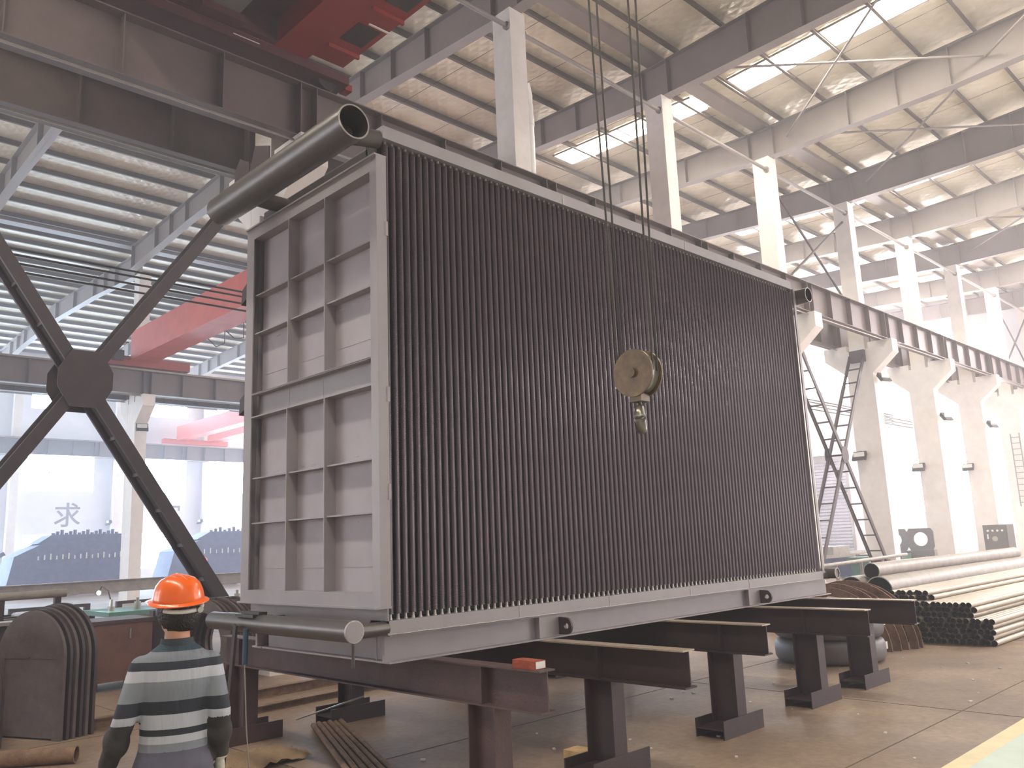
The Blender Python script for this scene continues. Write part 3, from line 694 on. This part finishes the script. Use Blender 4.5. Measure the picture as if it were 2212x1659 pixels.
# stack of steel tubes
def tube_mesh(r, ln, mats, n=10):
    m = MB().hollow((0, 0, 0), (ln, 0, 0), r, r*.84, n, 1); m.m[2*n:3*n] = [1]*n; return m.mesh('steel_tube', mats)  # near end rims take the dark bore colour, their shade painted in
tm = tube_mesh(.0445, 8.0, [M_stk, M_stkin]); R2 = .0895; RH = .0785
nth = lambda k: (ordinal+['tenth', 'eleventh', 'twelfth', 'thirteenth', 'fourteenth', 'fifteenth', 'sixteenth', 'seventeenth', 'eighteenth', 'nineteenth', 'twentieth'])[k]
for row in range(10):
    if row < 5: ya, yb, lb, gp, xo = -.86, .80, 'long grey steel tube in the wide lower tier of the tube stack at right', 'lower tier of the tube stack', 10.62
    elif row < 8: ya, yb, lb, gp, xo = -.60, .80, 'long grey steel tube in the middle tier of the tube stack at right', 'middle tier of the tube stack', 10.70
    else: ya, yb, lb, gp, xo = .08, .78, 'long grey steel tube on the top tier of the tube stack at right', 'top tier of the tube stack', 10.95
    y = -.86+(R2/2 if row % 2 else 0); cnt = 0
    while y < ya-1e-6: y += R2
    while y < yb:
        o = inst('steel_tube', tm, None, (xo+random.uniform(-.06, .10), y, .0455+RH*row)); tag(o, 'grey steel tube of the stack, %s row up, %s from right' % (nth(row), nth(cnt)), 'tube', gp); y += R2; cnt += 1
# large pipes behind the stack
def bigpipe(x, y, z, r, ln, label, rz=0.):
    t = thing('large_pipe', label, 'pipe', (x, y, z), rz=rz)
    MB().hollow((0, 0, 0), (ln, 0, 0), r, r*.93, 28, 1).build('pipe_body', [M_gpipe, M_stkin], t, loc=(0, 0, 0))
    MB().hollow((-.004, 0, 0), (.004, 0, 0), r*1.004, r*.93, 28).build('cut_edge', M_stub, t, loc=(0, 0, 0))
    return t
bigpipe(12.66, 1.755, 1.022, .155, 9.2, 'thick grey pipe lying on top of the pipe pile behind the tube stack')
for y, lb in ((1.239, 'right'), (1.755, 'middle'), (2.271, 'left')): bigpipe(12.4, y, .252, .252, 11, 'thick dusty pipe, %s in the bottom layer of the pile behind the tube stack' % lb)
for y, lb in ((1.497, 'right'), (2.013, 'left')): bigpipe(12.3, y, .694, .252, 10.5, 'thick dusty pipe, %s in the second layer of the pile behind the tube stack' % lb)
for k, (y, z, x) in enumerate([(y+.32, z, x) for y, z, x in ((2.35, .1, 11.2), (2.58, .1, 11.2), (2.81, .1, 11.4), (2.46, .29, 11.3), (2.70, .29, 11.3), (2.58, .48, 11.5), (3.05, .1, 11.2), (2.94, .29, 11.4), (2.82, .48, 11.4), (2.7, .67, 11.5))]):
    bigpipe(x, y, z, .098, 9, 'pale thin pipe left of the thick pipe pile, %s' % ['bottom row far right', 'bottom row second from right', 'bottom row third from right', 'second row right', 'second row middle', 'third row right', 'bottom row far left', 'second row left', 'third row left', 'topmost'][k])
# railing frame lying behind
t = thing('handrail_frame', 'pale welded handrail frame lying behind the pipe bundles', 'railing', (16, 5, 0))
for z in (.95, .45): MB().path([(13, 4.2, z), (24.5, 5.6, z)], .05, 8).build('rail', M_gpipe, t)
for k in range(6): x = 13.4+2.1*k; y = 4.2+1.4*(x-13)/11.5; MB().path([(x, y, 0), (x, y, .95)], .04, 8).build('post', M_gpipe, t)
t = thing('steel_rack', 'low steel rack with pale profiles below the roller shutter', 'rack', (30, 10, 0))
for k in range(4): MB().box(24, 34, 9.2+.5*k, 9.32+.5*k, .78, .9).build('profile', M_gpipe, t)
for x in (24.5, 29, 33.5): MB().box(x, x+.15, 9.1, 11.0, 0, .78).build('support', M_blue, t)
MB().box(27, 28.4, 9.2, 10.2, .9, 1.2).build('crate', M_gpipe, t)
# control cabinet
t = thing('control_cabinet', 'dark grey control cabinet with four lamps and a dial in front of a column', 'cabinet', (37.6, 6.4, 0))
MB().box(37.2, 38.2, 6.1, 7.05, 0, 1.75).build('body', mat('cabinet_grey', S(92, 88, 84), .5), t)
dm = MB().box(37.17, 37.2, 6.14, 7.01, .1, 1.7).build('door', mat('cabinet_grey', S(92, 88, 84)), t)
for k in range(4): MB().cyl((37.15, 6.28+.19*k, 1.5), (37.17, 6.28+.19*k, 1.5), .045, 12).build('indicator_lamp', M_white, dm)
MB().cyl((37.14, 6.6, 1.15), (37.17, 6.6, 1.15), .11, 18).build('dial', M_stub, dm); MB().box(37.14, 37.17, 6.85, 6.9, 1.15, 1.35).build('switch', M_white, dm)
# holed plate, green machine, sacks, ladder
t = thing('holed_plate', 'grey steel plate with large round holes standing by a column', 'plate', (31.2, 8.05, 0))
m = MB(); n = 24; W2, H2 = .5, .42
for cy in (-.5, .5):
    c = [(cy+.27*math.cos(2*PI*i/n), .27*math.sin(2*PI*i/n)) for i in range(n)]
    o_ = []
    for i in range(n):
        a = 2*PI*i/n; s_ = max(abs(math.cos(a)), abs(math.sin(a))/(H2/W2)); o_.append((cy+math.cos(a)/s_*W2, math.sin(a)/s_*W2))
    vs = [(d, u, v+1.32) for d in (0, .06) for u, v in o_+c]; fs = []
    for i in range(n):
        j = (i+1) % n; fs += [(i, j, n+j, n+i), (2*n+j, 2*n+i, 3*n+i, 3*n+j), (j, i, 2*n+i, 2*n+j), (n+i, n+j, 3*n+j, 3*n+i)]
    m.add(vs, fs)
m.build('plate', M_grey, t, loc=(0, 0, 0)); MB().box(-.1, .2, -1, 1, 0, .90).build('stand', M_grey, t, loc=(0, 0, 0))
t = thing('machine_bed', 'long low green machine bed between the right columns', 'machine', (29, 7.9, 0))
MB().box(27.6, 31.0, 7.9, 9.0, .55, .78).build('bed', M_green, t)
for x in (27.8, 29.2, 30.7): MB().box(x, x+.2, 8.0, 8.95, 0, .55).build('leg', M_green, t)
MB().box(28.2, 30.9, 8.1, 8.9, .78, .86).build('table', M_grey, t)
M_sack = mat('white_sack', S(206, 204, 204), .9, 0, .08, 6, .3, 12)
for k, (x, y, z, lb) in enumerate(((34.4, 8.2, .5, 'front'), (34.6, 7.25, .5, 'right'), (34.5, 7.8, 1.42, 'upper'))):
    t = thing('bulk_bag', 'pale bulk bag piled left of the control cabinet, %s one' % lb, 'bag', (x, y, z-.5))
    MB().blob((0, 0, .5), (.46, .45, .5), 18, 12).build('bag', M_sack, t, loc=(0, 0, 0)); MB().path([(-.05, 0, .98), (0, .05, 1.06), (.06, 0, .98)], .03, 6).build('tie', M_sack, t, loc=(0, 0, 0))
t = thing('wall_ladder', 'caged steel ladder climbing the last column at far right', 'ladder', (44.4, 7.0, 2.6))
for y in (6.9, 7.3): MB().path([(44.45, y, 2.6), (44.45, y, 6.3)], .03, 6).build('rail', M_grey, t)
for k in range(12): MB().path([(44.45, 6.9, 2.8+.3*k), (44.45, 7.3, 2.8+.3*k)], .02, 6).build('rung', M_grey, t)

# small litter on the floor
t = thing('white_strip', 'curved white plastic strip lying on the floor between the trestles', 'strip', (4.0, -.2, 0))
MB().path([(3.72, -.28, .012), (3.95, -.24, .012), (4.2, -.14, .012), (4.34, -.05, .012)], .014, 6).build('strip', M_white, t)
for k, (a, b, lb) in enumerate((((1.55, -.42, 0), (1.95, -.30, .07), 'lower'), ((1.62, -.42, .07), (1.86, -.2, .14), 'upper'))):
    t = thing('timber_block', 'short pale timber block beside the second trestle leg, %s one' % lb, 'timber', (a[0], a[1], a[2]))
    MB().box(a[0], b[0]-.06*k, a[1], b[1], a[2], b[2]).build('block', M_wood, t)
lit = MB().box(-.02, .02, -.012, .012, 0, .012).mesh('floor_scrap', M_white)
for k in range(46):
    x = random.uniform(.5, 9); y = random.uniform(-2.4, 1.0)
    o = inst('floor_scrap', lit, None, (x, y, .0), (0, 0, random.uniform(0, 3))); o.scale = (random.uniform(.4, 1.1),)*3
    tag(o, 'tiny white scrap lying on the floor near the trestles', 'scrap', 'tiny floor scraps')
# rods lying at the foot of the near trestle
for k in range(6):
    o = MB().path([(1.16+.055*k, 2.96-.02*k, .035+(k % 2)*.01), (.16+.062*k, .62-.03*k, .035)], .026, 8).build('rusty_rod', M_brown)
    tag(o, 'rusty rod in the floor bundle under the near module end, %s from the left' % ordinal[k], 'rod', 'bundle of rusty rods')
o = MB().bar((.75, 2.6, .2), (1.35, 2.3, .36), .03, .012).build('bright_bar', M_stub); tag(o, 'bright flat bar leaning on a trestle foot behind the rusty rods', 'bar')
for k, (y, x0, x1, h) in enumerate(((5.0, -.4, 3.6, .12), (4.2, .2, 4.2, .08))):
    o = MB().ibeam((x0, y, h/2), (x1, y+.35, h/2), h, .1, .01, .01).build('floor_beam', M_brown); tag(o, 'rusty beam lying on the floor behind the near trestle, %s one' % ('farther', 'nearer')[k], 'beam')
t = thing('cloth_sheet', 'crumpled tan sheet on the floor beside the worker', 'sheet', (0, 2.2, 0))
m = MB(); g = 14
vs = [(-.25+.75*i/g, 1.85+.6*j/g, .012+.05*abs(math.sin(i*1.3+j*.9)*math.cos(j*1.7-i*.4))) for i in range(g+1) for j in range(g+1)]
vs += [(v[0], v[1], .001) for v in vs]; N1 = (g+1)**2
fs = [(i*(g+1)+j, (i+1)*(g+1)+j, (i+1)*(g+1)+j+1, i*(g+1)+j+1) for i in range(g) for j in range(g)]
m.smooth = True; m.add(vs[:N1], fs); m.build('sheet', mat('tan_sheet', S(150, 124, 96), .9, 0, .2, 5), t)

# ================================================================== LEFT SIDE CLUTTER
for k in range(5):
    t = thing('half_ring_plate', 'grey brown half ring plate at the left edge, %s of five' % pos[k], 'ring plate', (-1.85+.05*k, 5.3+.05*k, 0), 'half rings at the left edge', rz=RAD(30))
    half_ring(None, .78-.015*k, .16, .03).build('arc', M_ring, t, loc=(0, 0, .52)); MB().box(-.015, .015, .62, .78-.015*k, 0, .53).build('leg', M_ring, t, loc=(0, 0, 0)); MB().box(-.015, .015, -.78+.015*k, -.62, 0, .53).build('leg', M_ring, t, loc=(0, 0, 0))
for k in range(6):
    t = thing('half_ring_plate', 'brown half ring plate behind the worker left shoulder, %s of six' % (['nearest', 'second', 'third', 'fourth', 'fifth', 'farthest'][k]), 'ring plate', (-.98+.062*k, 5.15+.028*k, 0), 'half rings left of the worker', rz=RAD(24))
    half_ring(None, .50+.012*k, .48, .035).build('arc', M_rust2 if k % 2 else M_ring, t, loc=(0, 0, .82)); MB().box(-.0175, .0175, .38+.012*k, .50+.012*k, 0, .82).build('leg', M_rust2 if k % 2 else M_ring, t, loc=(0, 0, 0)); MB().box(-.0175, .0175, -.50-.012*k, -.38-.012*k, 0, .82).build('leg', M_rust2 if k % 2 else M_ring, t, loc=(0, 0, 0)); MB().box(-.01, .01, -.38-.012*k, .38+.012*k, .02, .9).build('web_plate', M_ring, t, loc=(0, 0, 0))
for k in range(7):
    t = thing('ring_plate', 'brown ring plate standing behind the lower manifold pipe, %s of seven' % ordinal[k], 'ring plate', (1.50+.075*k, 6.55-.02*k, .62), 'rings behind the manifold', rz=RAD(18))
    half_ring(None, .62-.01*(k % 3), .18, .06 if k % 3 else .04, 0, 359.9, 40).build('ring', M_rust if k % 3 else M_ring, t, loc=(0, 0, 0)); MB().box(-.03, .03, -.05, .05, .6, .625).build('top_tab', M_tyre, t, loc=(0, 0, 0))
t = thing('steel_post', 'short steel I-section post standing between the ring plates at left', 'post', (-1.22, 6.1, 0))
MB().ibeam((-1.02, 6.3, .05), (-1.02, 6.3, 1.12), .22, .17, .014, .01, Vector((.4, .9, 0)).normalized()).build('shaft', M_rust2, t); MB().box(-1.22, -.82, 6.1, 6.5, 0, .05).build('base_plate', M_rust2, t); MB().box(-1.17, -.87, 6.15, 6.45, 1.12, 1.16).build('head_plate', M_gpipe, t)
t = thing('rail_frame', 'grey steel rail frame at the left edge behind the ring plates', 'frame', (-2.4, 6.5, 0))
for z in (1.06, .72, .36): MB().bar((-3.8, 8.35, z), (-.2, 8.0, z), .06, .06).build('rail', M_grey, t)
for x in (-3.6, -2.0, -.3): MB().box(x-.03, x+.03, 8.10-(x+1.5)*.097, 8.16-(x+1.5)*.097, 0, 1.06).build('post', M_grey, t)
t = thing('bent_pipe', 'pale bent pipe on stands behind the ring plates at left', 'pipe', (-.4, 7.0, 0))
MB().path([(-1.05, 7.7, 1.15), (-.98, 7.7, 1.32), (-.85, 7.7, 1.40), (.1, 7.75, 1.40)], .055, 12).build('pipe', M_gpipe, t); MB().box(-.75, -.67, 7.66, 7.74, 0, 1.345).build('stand', M_rust2, t); MB().box(-.05, .03, 7.7, 7.78, 0, 1.345).build('stand', M_rust2, t)
t = thing('parts_bin', 'rusty brown steel parts bin behind the worker', 'bin', (.85, 8.0, 0))
MB().box(.45, 1.3, 7.7, 8.5, .12, .92).build('bin_body', mat('bin_brown', S(120, 84, 74), .7, 0, .2, 5), t); MB().box(.43, 1.32, 7.68, 8.52, .92, .97).build('rim', M_rust, t)
for x in (.5, 1.18): MB().box(x, x+.08, 7.75, 8.45, 0, .12).build('skid', M_rust, t)
MB().cyl((.98, 7.69, .7), (.98, 7.69, .84), .012, 8).build('handle', M_stub, t)
t = thing('dark_post', 'dark steel channel standing upright next to the parts bin', 'post', (1.45, 7.9, 0))
MB().box(1.36, 1.54, 7.85, 7.87, 0, 1.05).box(1.36, 1.38, 7.87, 8.0, 0, 1.05).box(1.52, 1.54, 7.87, 8.0, 0, 1.05).build('channel', M_rust2, t); MB().box(1.3, 1.6, 7.75, 8.05, -.0, .02).build('base', M_rust2, t)
# long beam on stands across the second nave
t = thing('long_beam', 'long grey steel beam on stands crossing the left background', 'beam', (2, 14, 0))
MB().ibeam((-9, 13.6, 1.26), (11, 14.6, 1.26), .26, .2, .016, .012).build('beam', M_gpipe, t)
for x in (-7.5, -3.5, .6, 4.4, 8.4): y = 13.6+(x+9)*.05; MB().box(x-.1, x+.1, y-.1, y+.1, 0, 1.13).build('stand', M_rust2, t)
t = thing('work_table', 'dark steel work table with small parts behind the long beam', 'table', (3.3, 11, 0))
MB().box(1.6, 5.2, 10.4, 11.8, .84, .92).build('top', M_green, t)
for x in (1.7, 5.0):
    for y in (10.5, 11.6): MB().box(x-.05, x+.05, y-.05, y+.05, 0, .84).build('leg', M_rust2, t)
for k in range(7):
    x = 1.8+.5*k; o = MB().cyl((x, 10.9+.1*(k % 3), .92), (x, 10.9+.1*(k % 3), 1.0+.05*(k % 2)), .06, 12).cyl((x, 10.9+.1*(k % 3), 1.0+.05*(k % 2)), (x, 10.9+.1*(k % 3), 1.12), .03, 10).build('flange_fitting', M_gpipe)
    tag(o, 'small pale flange fitting on the green work table, %s from the left' % ordinal[k], 'fitting', 'fittings on the work table')
t = thing('welding_arc', 'bright blue white welding arc at the work table', 'welding arc', (1.58, 10.9, 1.25))
MB().blob((0, 0, 0), (.035, .035, .035), 12, 8).build('arc', emit('arc_light', (.75, .9, 1, 1), 260), t, loc=(0, 0, 0)); MB().path([(0, 0, 0), (.06, .05, .1), (.2, .1, .02), (.3, .15, -.32)], .014, 6).build('torch', M_dark, t, loc=(0, 0, 0))
# blue assemblies far behind
def assembly(x0, x1, y, label):
    t = thing('tube_assembly', label, 'assembly', ((x0+x1)/2, y, 0)); w = x1-x0
    MB().prism([(x0, .4), (x1, .4), (x1, 2.35), (x1-.35, 2.75), (x0+w*.25, 2.75), (x0+w*.05, 2.1)], 'y', y, y+2.2).build('casing', M_blue, t)
    MB().prism([(x0+w*.22, 2.75), (x1-.3, 2.75), (x1-.7, 3.2), (x0+w*.32, 3.2)], 'y', y+.2, y+2.0).build('upper_casing', M_blue, t)
    for k in range(16): x = x0+w*.34+(w*.66-1.1)*k/15; MB().cyl((x, y+.5, 3.2), (x, y+.5, 3.3+.08*(k % 3)), .09, 8).build('nozzle', M_blue, t)
    for k in range(18): x = x0+w*.22+(w*.76)*k/17; MB().box(x-.03, x+.03, y-.05, y-.001, 1.9, 2.1+.06*(k % 3)).build('tube_tip', M_white, t)
    for x in (x0+.3, (x0+x1)/2, x1-.3): MB().box(x-.15, x+.15, y, y+2.2, 0, .4).build('foot', M_rust2, t)
assembly(8.0, 14.6, 44, 'blue grey tube assembly below the far windows, left of the pale column')
assembly(16.2, 24.5, 44, 'blue grey tube assembly below the far windows, right of the pale column')
t = thing('stair_frame', 'slanting blue stair frame at the left end of the blue assembly', 'stairs', (6.5, 44, 0))
for dy in (0, 1.2): MB().bar((3.9, 44+dy, .1), (7.88, 44+dy, 2.3), .1, .2).build('stringer', M_blue, t)
for k in range(10): MB().box(4.0+.4*k, 4.26+.4*k, 44.06, 45.14, .2+.22*k, .24+.22*k).build('tread', M_blue, t)
t = thing('roller_conveyor', 'dark roller conveyor frame behind the ring plates at far left', 'conveyor', (-1.5, 9.2, 0))
for y in (8.9, 9.5): MB().bar((-4.5, y, 1.0), (.6, y, 1.0), .06, .14).build('side_rail', M_rust2, t)
for k in range(16): x = -4.3+.3*k; MB().cyl((x, 8.94, 1.05), (x, 9.46, 1.05), .045, 10).build('roller', M_gpipe, t)
for x in (-4.2, -1.9, .4):
    for y in (8.9, 9.5): MB().box(x-.05, x+.05, y-.03, y+.03, 0, .93).build('leg', M_rust2, t)
t = thing('floor_pipe', 'rusty brown pipe lying on the floor at the bottom left corner', 'pipe', (-1.6, 4.1, 0))
MB().hollow((-2.9, 5.0, .075), (-.98, 3.55, .075), .075, .066, 20).build('pipe_body', M_brown, t)
for k in range(4):
    x0 = -3.2+1.9*k
    t = thing('scaffold_stand', 'dark welded steel frame standing beyond the conveyor, %s from the left' % ordinal[k], 'stand', (x0, 12.6, 0))
    for x in (x0, x0+1.3): MB().box(x, x+.1, 12.6, 12.7, 0, 1.0).build('upright', M_rust2, t)
    for z in (.25, .94): MB().box(x0+.1, x0+1.3, 12.6, 12.7, z, z+.06).build('crossbar', M_rust2, t)
    MB().box(x0+.2, x0+1.2, 12.62, 12.66, .31, .75).build('infill_panel', M_brown, t)
# painted slogan on the far wall (strokes as thin painted shapes)
M_char = mat('grey_wall_lettering', S(128, 120, 132), .8)
def glyph(ch, x, z, size, label):
    cu = bpy.data.curves.new('slogan', 'FONT'); cu.body = ch; cu.size = size; cu.extrude = .004; cu.offset = .014; cu.align_x = 'CENTER'
    o = bpy.data.objects.new('glyph_tmp', cu); COL.objects.link(o)
    dg = bpy.context.evaluated_depsgraph_get(); me = bpy.data.meshes.new_from_object(o.evaluated_get(dg)); bpy.data.objects.remove(o)
    me.materials.clear(); me.materials.append(M_char)
    q = inst('painted_character', me, None, (x, 55.39, z), (PI/2, 0, 0)); tag(q, label, 'lettering'); return len(me.vertices)
glyph('求', 14.1, 4.15, 1.7, 'large grey painted Chinese character on the far wall below the left window')
glyph('实', 20.9, 4.15, 1.7, 'large grey painted Chinese character on the far wall, half behind the cross brace')

# ================================================================== PEOPLE
def skin_mesh(mb, voxel, smooth=5):
    o = bpy.data.objects.new('tmp', mb.mesh('tmp', [M_dark])); COL.objects.link(o)
    r = o.modifiers.new('r', 'REMESH'); r.mode = 'VOXEL'; r.voxel_size = voxel; r.use_smooth_shade = True
    s = o.modifiers.new('s', 'SMOOTH'); s.factor = .5; s.iterations = smooth
    dg = bpy.context.evaluated_depsgraph_get(); me = bpy.data.meshes.new_from_object(o.evaluated_get(dg)); bpy.data.objects.remove(o)
    me.materials.clear()
    for p in me.polygons: p.use_smooth = True
    return me
def loft(mb, rings, n=20):                      # rings: (cx, cy, cz, rx, ry)
    vs = []; k = len(rings)
    for cx, cy, cz, rx, ry in rings: vs += [(cx+rx*math.cos(2*PI*j/n), cy+ry*math.sin(2*PI*j/n), cz) for j in range(n)]
    fs = [(i*n+j, i*n+(j+1) % n, (i+1)*n+(j+1) % n, (i+1)*n+j) for i in range(k-1) for j in range(n)]
    fs += [tuple(range(n-1, -1, -1)), tuple((k-1)*n+j for j in range(n))]
    mb.add(vs, fs)
def stripes(name, bands):
    m = bpy.data.materials.new(name); m.use_nodes = True; nt = m.node_tree; N = nt.nodes; L = nt.links; b = N['Principled BSDF']; b.inputs['Roughness'].default_value = .85
    tc = N.new('ShaderNodeTexCoord'); sp = N.new('ShaderNodeSeparateXYZ'); L.new(tc.outputs['Object'], sp.inputs[0])
    md = N.new('ShaderNodeMapRange'); md.inputs[1].default_value = 0.9; md.inputs[2].default_value = 1.6; L.new(sp.outputs[2], md.inputs[0])
    rp = N.new('ShaderNodeValToRGB'); rp.color_ramp.interpolation = 'CONSTANT'; e = rp.color_ramp.elements
    e[0].position = 0; e[0].color = bands[0][1]; e[1].position = (bands[1][0]-.9)/.7; e[1].color = bands[1][1]
    for z, c in bands[2:]: k = e.new((z-.9)/.7); k.color = c
    L.new(md.outputs[0], rp.inputs[0]); L.new(rp.outputs[0], b.inputs['Base Color'])
    wv = N.new('ShaderNodeTexNoise'); wv.inputs['Scale'].default_value = 1; mp = N.new('ShaderNodeMapping'); mp.inputs['Scale'].default_value = (22, 10, 5)
    L.new(tc.outputs['Object'], mp.inputs[0]); L.new(mp.outputs[0], wv.inputs['Vector'])
    bp = N.new('ShaderNodeBump'); bp.inputs['Strength'].default_value = .6; bp.inputs['Distance'].default_value = .02; L.new(wv.outputs['Fac'], bp.inputs['Height']); L.new(bp.outputs[0], b.inputs['Normal'])
    return m
dk, lg, md_, yk = S(44, 48, 58), S(176, 178, 188), S(122, 126, 136), S(48, 66, 78)
M_shirt = stripes('striped_polo', [(.9, lg), (1.0, md_), (1.035, lg), (1.068, dk), (1.096, lg), (1.159, dk), (1.217, md_), (1.30, lg), (1.348, dk), (1.382, md_), (1.425, yk)])
M_skin = mat('skin', S(196, 142, 116), .55, 0, .06, 8); M_hair = mat('black_hair', S(26, 22, 22), .5, 0, .2, 60, .5, 90)
M_trous = mat('grey_trousers', S(86, 84, 98), .85, 0, .15, 6, .4, 14); M_guard = mat('dark_arm_guard', S(58, 54, 54), .85, 0, .12, 8, .4, 18)
M_glove = mat('work_glove', S(188, 184, 170), .9, 0, .2, 14, .3, 60); M_helm = mat('orange_helmet', S(240, 104, 30), .28, 0, .03, 4, coat=.3); M_boot = mat('black_boot', S(36, 32, 30), .6)
M_grysh = mat('grey_green_jacket', S(120, 128, 120), .85, 0, .12, 6); M_rhelm = mat('red_orange_helmet', S(232, 92, 60), .3)
def limb(mb, pts):
    for (a, ra), (b, rb) in zip(pts[:-1], pts[1:]):
        mb.cyl(a, b, ra, 14, True, rb); mb.blob(b, (rb*1.0,)*3, 12, 8)
    mb.blob(pts[0][0], (pts[0][1],)*3, 12, 8)
def person(label, loc, rz, shirt, helm, lw, rw, le, re, headyaw, vox=.0095):
    t = thing('person', label, 'person', loc, rz=rz)
    mb = MB()
    loft(mb, [(0, 0, .78, .13, .09), (0, -.01, .86, .168, .122), (0, -.01, .93, .172, .125), (0, 0, 1.0, .150, .108), (0, .0, 1.08, .146, .104), (0, 0, 1.18, .154, .110), (0, -.01, 1.28, .166, .112), (0, -.01, 1.355, .168, .104), (0, -.01, 1.405, .140, .088), (0, 0, 1.445, .085, .07), (0, .005, 1.47, .058, .058)], 24)
    loft(mb, [(0, .005, 1.42, .060, .062), (0, .01, 1.50, .055, .060), (0, .02, 1.56, .058, .066)], 18)
    hc = Vector((0, .025, 1.60)); rot = Matrix.Rotation(headyaw, 3, 'Z')
    mb.blob(hc, (.078, .096, .112), 20, 14, rot)
    mb.blob(hc+rot @ Vector((0, .03, -.06)), (.055, .062, .055), 16, 10, rot)
    mb.blob(hc+rot @ Vector((0, .098, -.012)), (.013, .02, .022), 10, 8, rot)
    for s in (-1, 1): mb.blob(hc+rot @ Vector((s*.077, -.005, -.01)), (.010, .020, .032), 10, 8, rot)
    for s, w, e in ((-1, lw, le), (1, rw, re)):
        limb(mb, [(Vector((s*.143, -.005, 1.352)), .060), (Vector(e), .050), (Vector(w), .042)])
        m2 = (Vector(e)+Vector(w))/2; mb.blob(m2, (.058, .058, .075), 14, 10)
        limb(mb, [(Vector((s*.088, 0, .86)), .098), (Vector((s*.10, .015, .47)), .07), (Vector((s*.10, -.02, .10)), .055)])
        mb.blob((s*.105, .05, .05), (.05, .13, .05), 14, 10); mb.box(s*.105-.045, s*.105+.045, -.07, .15, 0, .05)
    me = skin_mesh(mb, vox, 4)
    for m in (shirt, M_skin, M_trous, M_guard, M_boot): me.materials.append(m)
    for p in me.polygons:
        c = p.center; k = 0
        arm = abs(c.x) > .195 or False
        de = min((Vector((c.x, c.y, c.z))-(Vector(e)*(1-u)+Vector(w)*u)).length for e, w in ((le, lw), (re, rw)) for u in (0, .15, .3, .45, .6, .75, .9, 1.05))
        if c.z > 1.462: k = 1
        elif c.z < .10: k = 4
        elif de < .072 and abs(c.x) > .14 and c.z < 1.125: k = 3
        elif c.z < 1.005: k = 2
        p.material_index = k
    o = inst('body', me, t)
    # polo collar
    MB().lathe([(.070, 1.425), (.076, 1.43), (.070, 1.475), (.064, 1.478)], 28).build('collar', mat('dark_collar', S(52, 58, 64), .85), t, loc=(0, .005, 0))
    # gloves
    for s, w in ((-1, lw), (1, rw)):
        g = MB(); w = Vector(w); g.cyl(w+Vector((0, 0, .03)), w-Vector((0, 0, .03)), .036, 14, True, .034); g.blob(w-Vector((0, -.005, .07)), (.026, .044, .055), 14, 10)
        for f in range(4):
            y = -.032+.022*f; ln = (.055, .068, .072, .064)[f]; b = w+Vector((0, y+.006, -.11)); k1 = b+Vector((-s*.006, .002, -ln*.5)); k2 = k1+Vector((-s*.018, .004, -ln*.38))
            limb(g, [(b, .0098), (k1, .0094), (k2, .0084)])
        b = w+Vector((0, .038, -.055)); limb(g, [(b, .0115), (b+Vector((-s*.008, .022, -.03)), .0105), (b+Vector((-s*.014, .026, -.06)), .009)])
        gm = skin_mesh(g, .0055, 2); gm.materials.append(M_glove); inst('glove', gm, t)
    # hair, helmet, suspension strap
    H = thing('tmp', 'x', 'x'); bpy.data.objects.remove(H)
    hm = MB(); hm.blob((0, -.004, 0), (.090, .107, .116), 26, 18)
    keep = [i for i, f in enumerate(hm.f) if (lambda c: c[1] < .035 and c[2] > -.092+max(0, c[1]+.03)*1.1)([sum(hm.v[j][a] for j in f)/len(f) for a in range(3)])]
    hm.f = [hm.f[i] for i in keep]; hm.m = [hm.m[i] for i in keep]; hm.sm = [hm.sm[i] for i in keep]
    hr_ = hm.build('hair', M_hair, t, loc=tuple(hc)); hr_.rotation_euler.z = headyaw
    so = hr_.modifiers.new('th', 'SOLIDIFY'); so.thickness = .006; so.offset = 1
    he = MB(); P_ = [(.118, .0), (.121, .004), (.118, .02), (.114, .05), (.102, .085), (.080, .112), (.048, .128), (.0, .133)]
    he.lathe(P_, 36); he.lathe([(.116, .0), (.112, .03), (.1, .08), (.07, .112), (0, .124)], 36)
    he.lathe([(.117, .006), (.139, -.006), (.142, -.010), (.139, -.012), (.115, .0)], 36)
    he.v = [(x, y*1.16+(.035 if (y > .1 and z < .003) else 0), z) for x, y, z in he.v]
    ho = he.build('helmet', helm, t, loc=(hc.x, hc.y-.005, hc.z+.046)); ho.rotation_euler = (RAD(5), RAD(-7), headyaw); ho.scale = (.92, .9, .86)
    for dx in (-.028, 0, .028):
        MB().path([(dx, .118*1.1*math.cos(a), .012+.124*math.sin(a)-abs(dx)*.25) for a in [RAD(22+136*k/14) for k in range(15)]], .006 if dx else .008, 6).build('ridge', helm, ho, loc=(0, 0, 0))
    MB().path([(.103*math.sin(a), -.124*math.cos(a), -.03-.014*math.cos(a)) for a in [RAD(-75+150*k/16) for k in range(17)]], .013, 8).build('headband', M_white, ho, loc=(0, 0, 0))
    MB().cyl((.03, -.122, -.042), (.03, -.146, -.044), .017, 14).build('adjust_knob', M_stub, ho, loc=(0, 0, 0))
    return t
person('worker in orange helmet, striped grey polo and dark arm guards, seen from behind', (-2.10, -1.27, 0), RAD(-22), M_shirt, M_helm, (-.268, .03, .955), (.20, .03, .955), (-.205, -.05, 1.15), (.19, -.055, 1.15), RAD(32))
person('small distant worker in red orange helmet and grey jacket behind the long beam', (9.4, 24.0, 0), RAD(150), M_grysh, M_rhelm, (-.2, .18, .95), (.2, .18, .95), (-.23, .0, 1.12), (.23, .0, 1.12), RAD(0), .013)
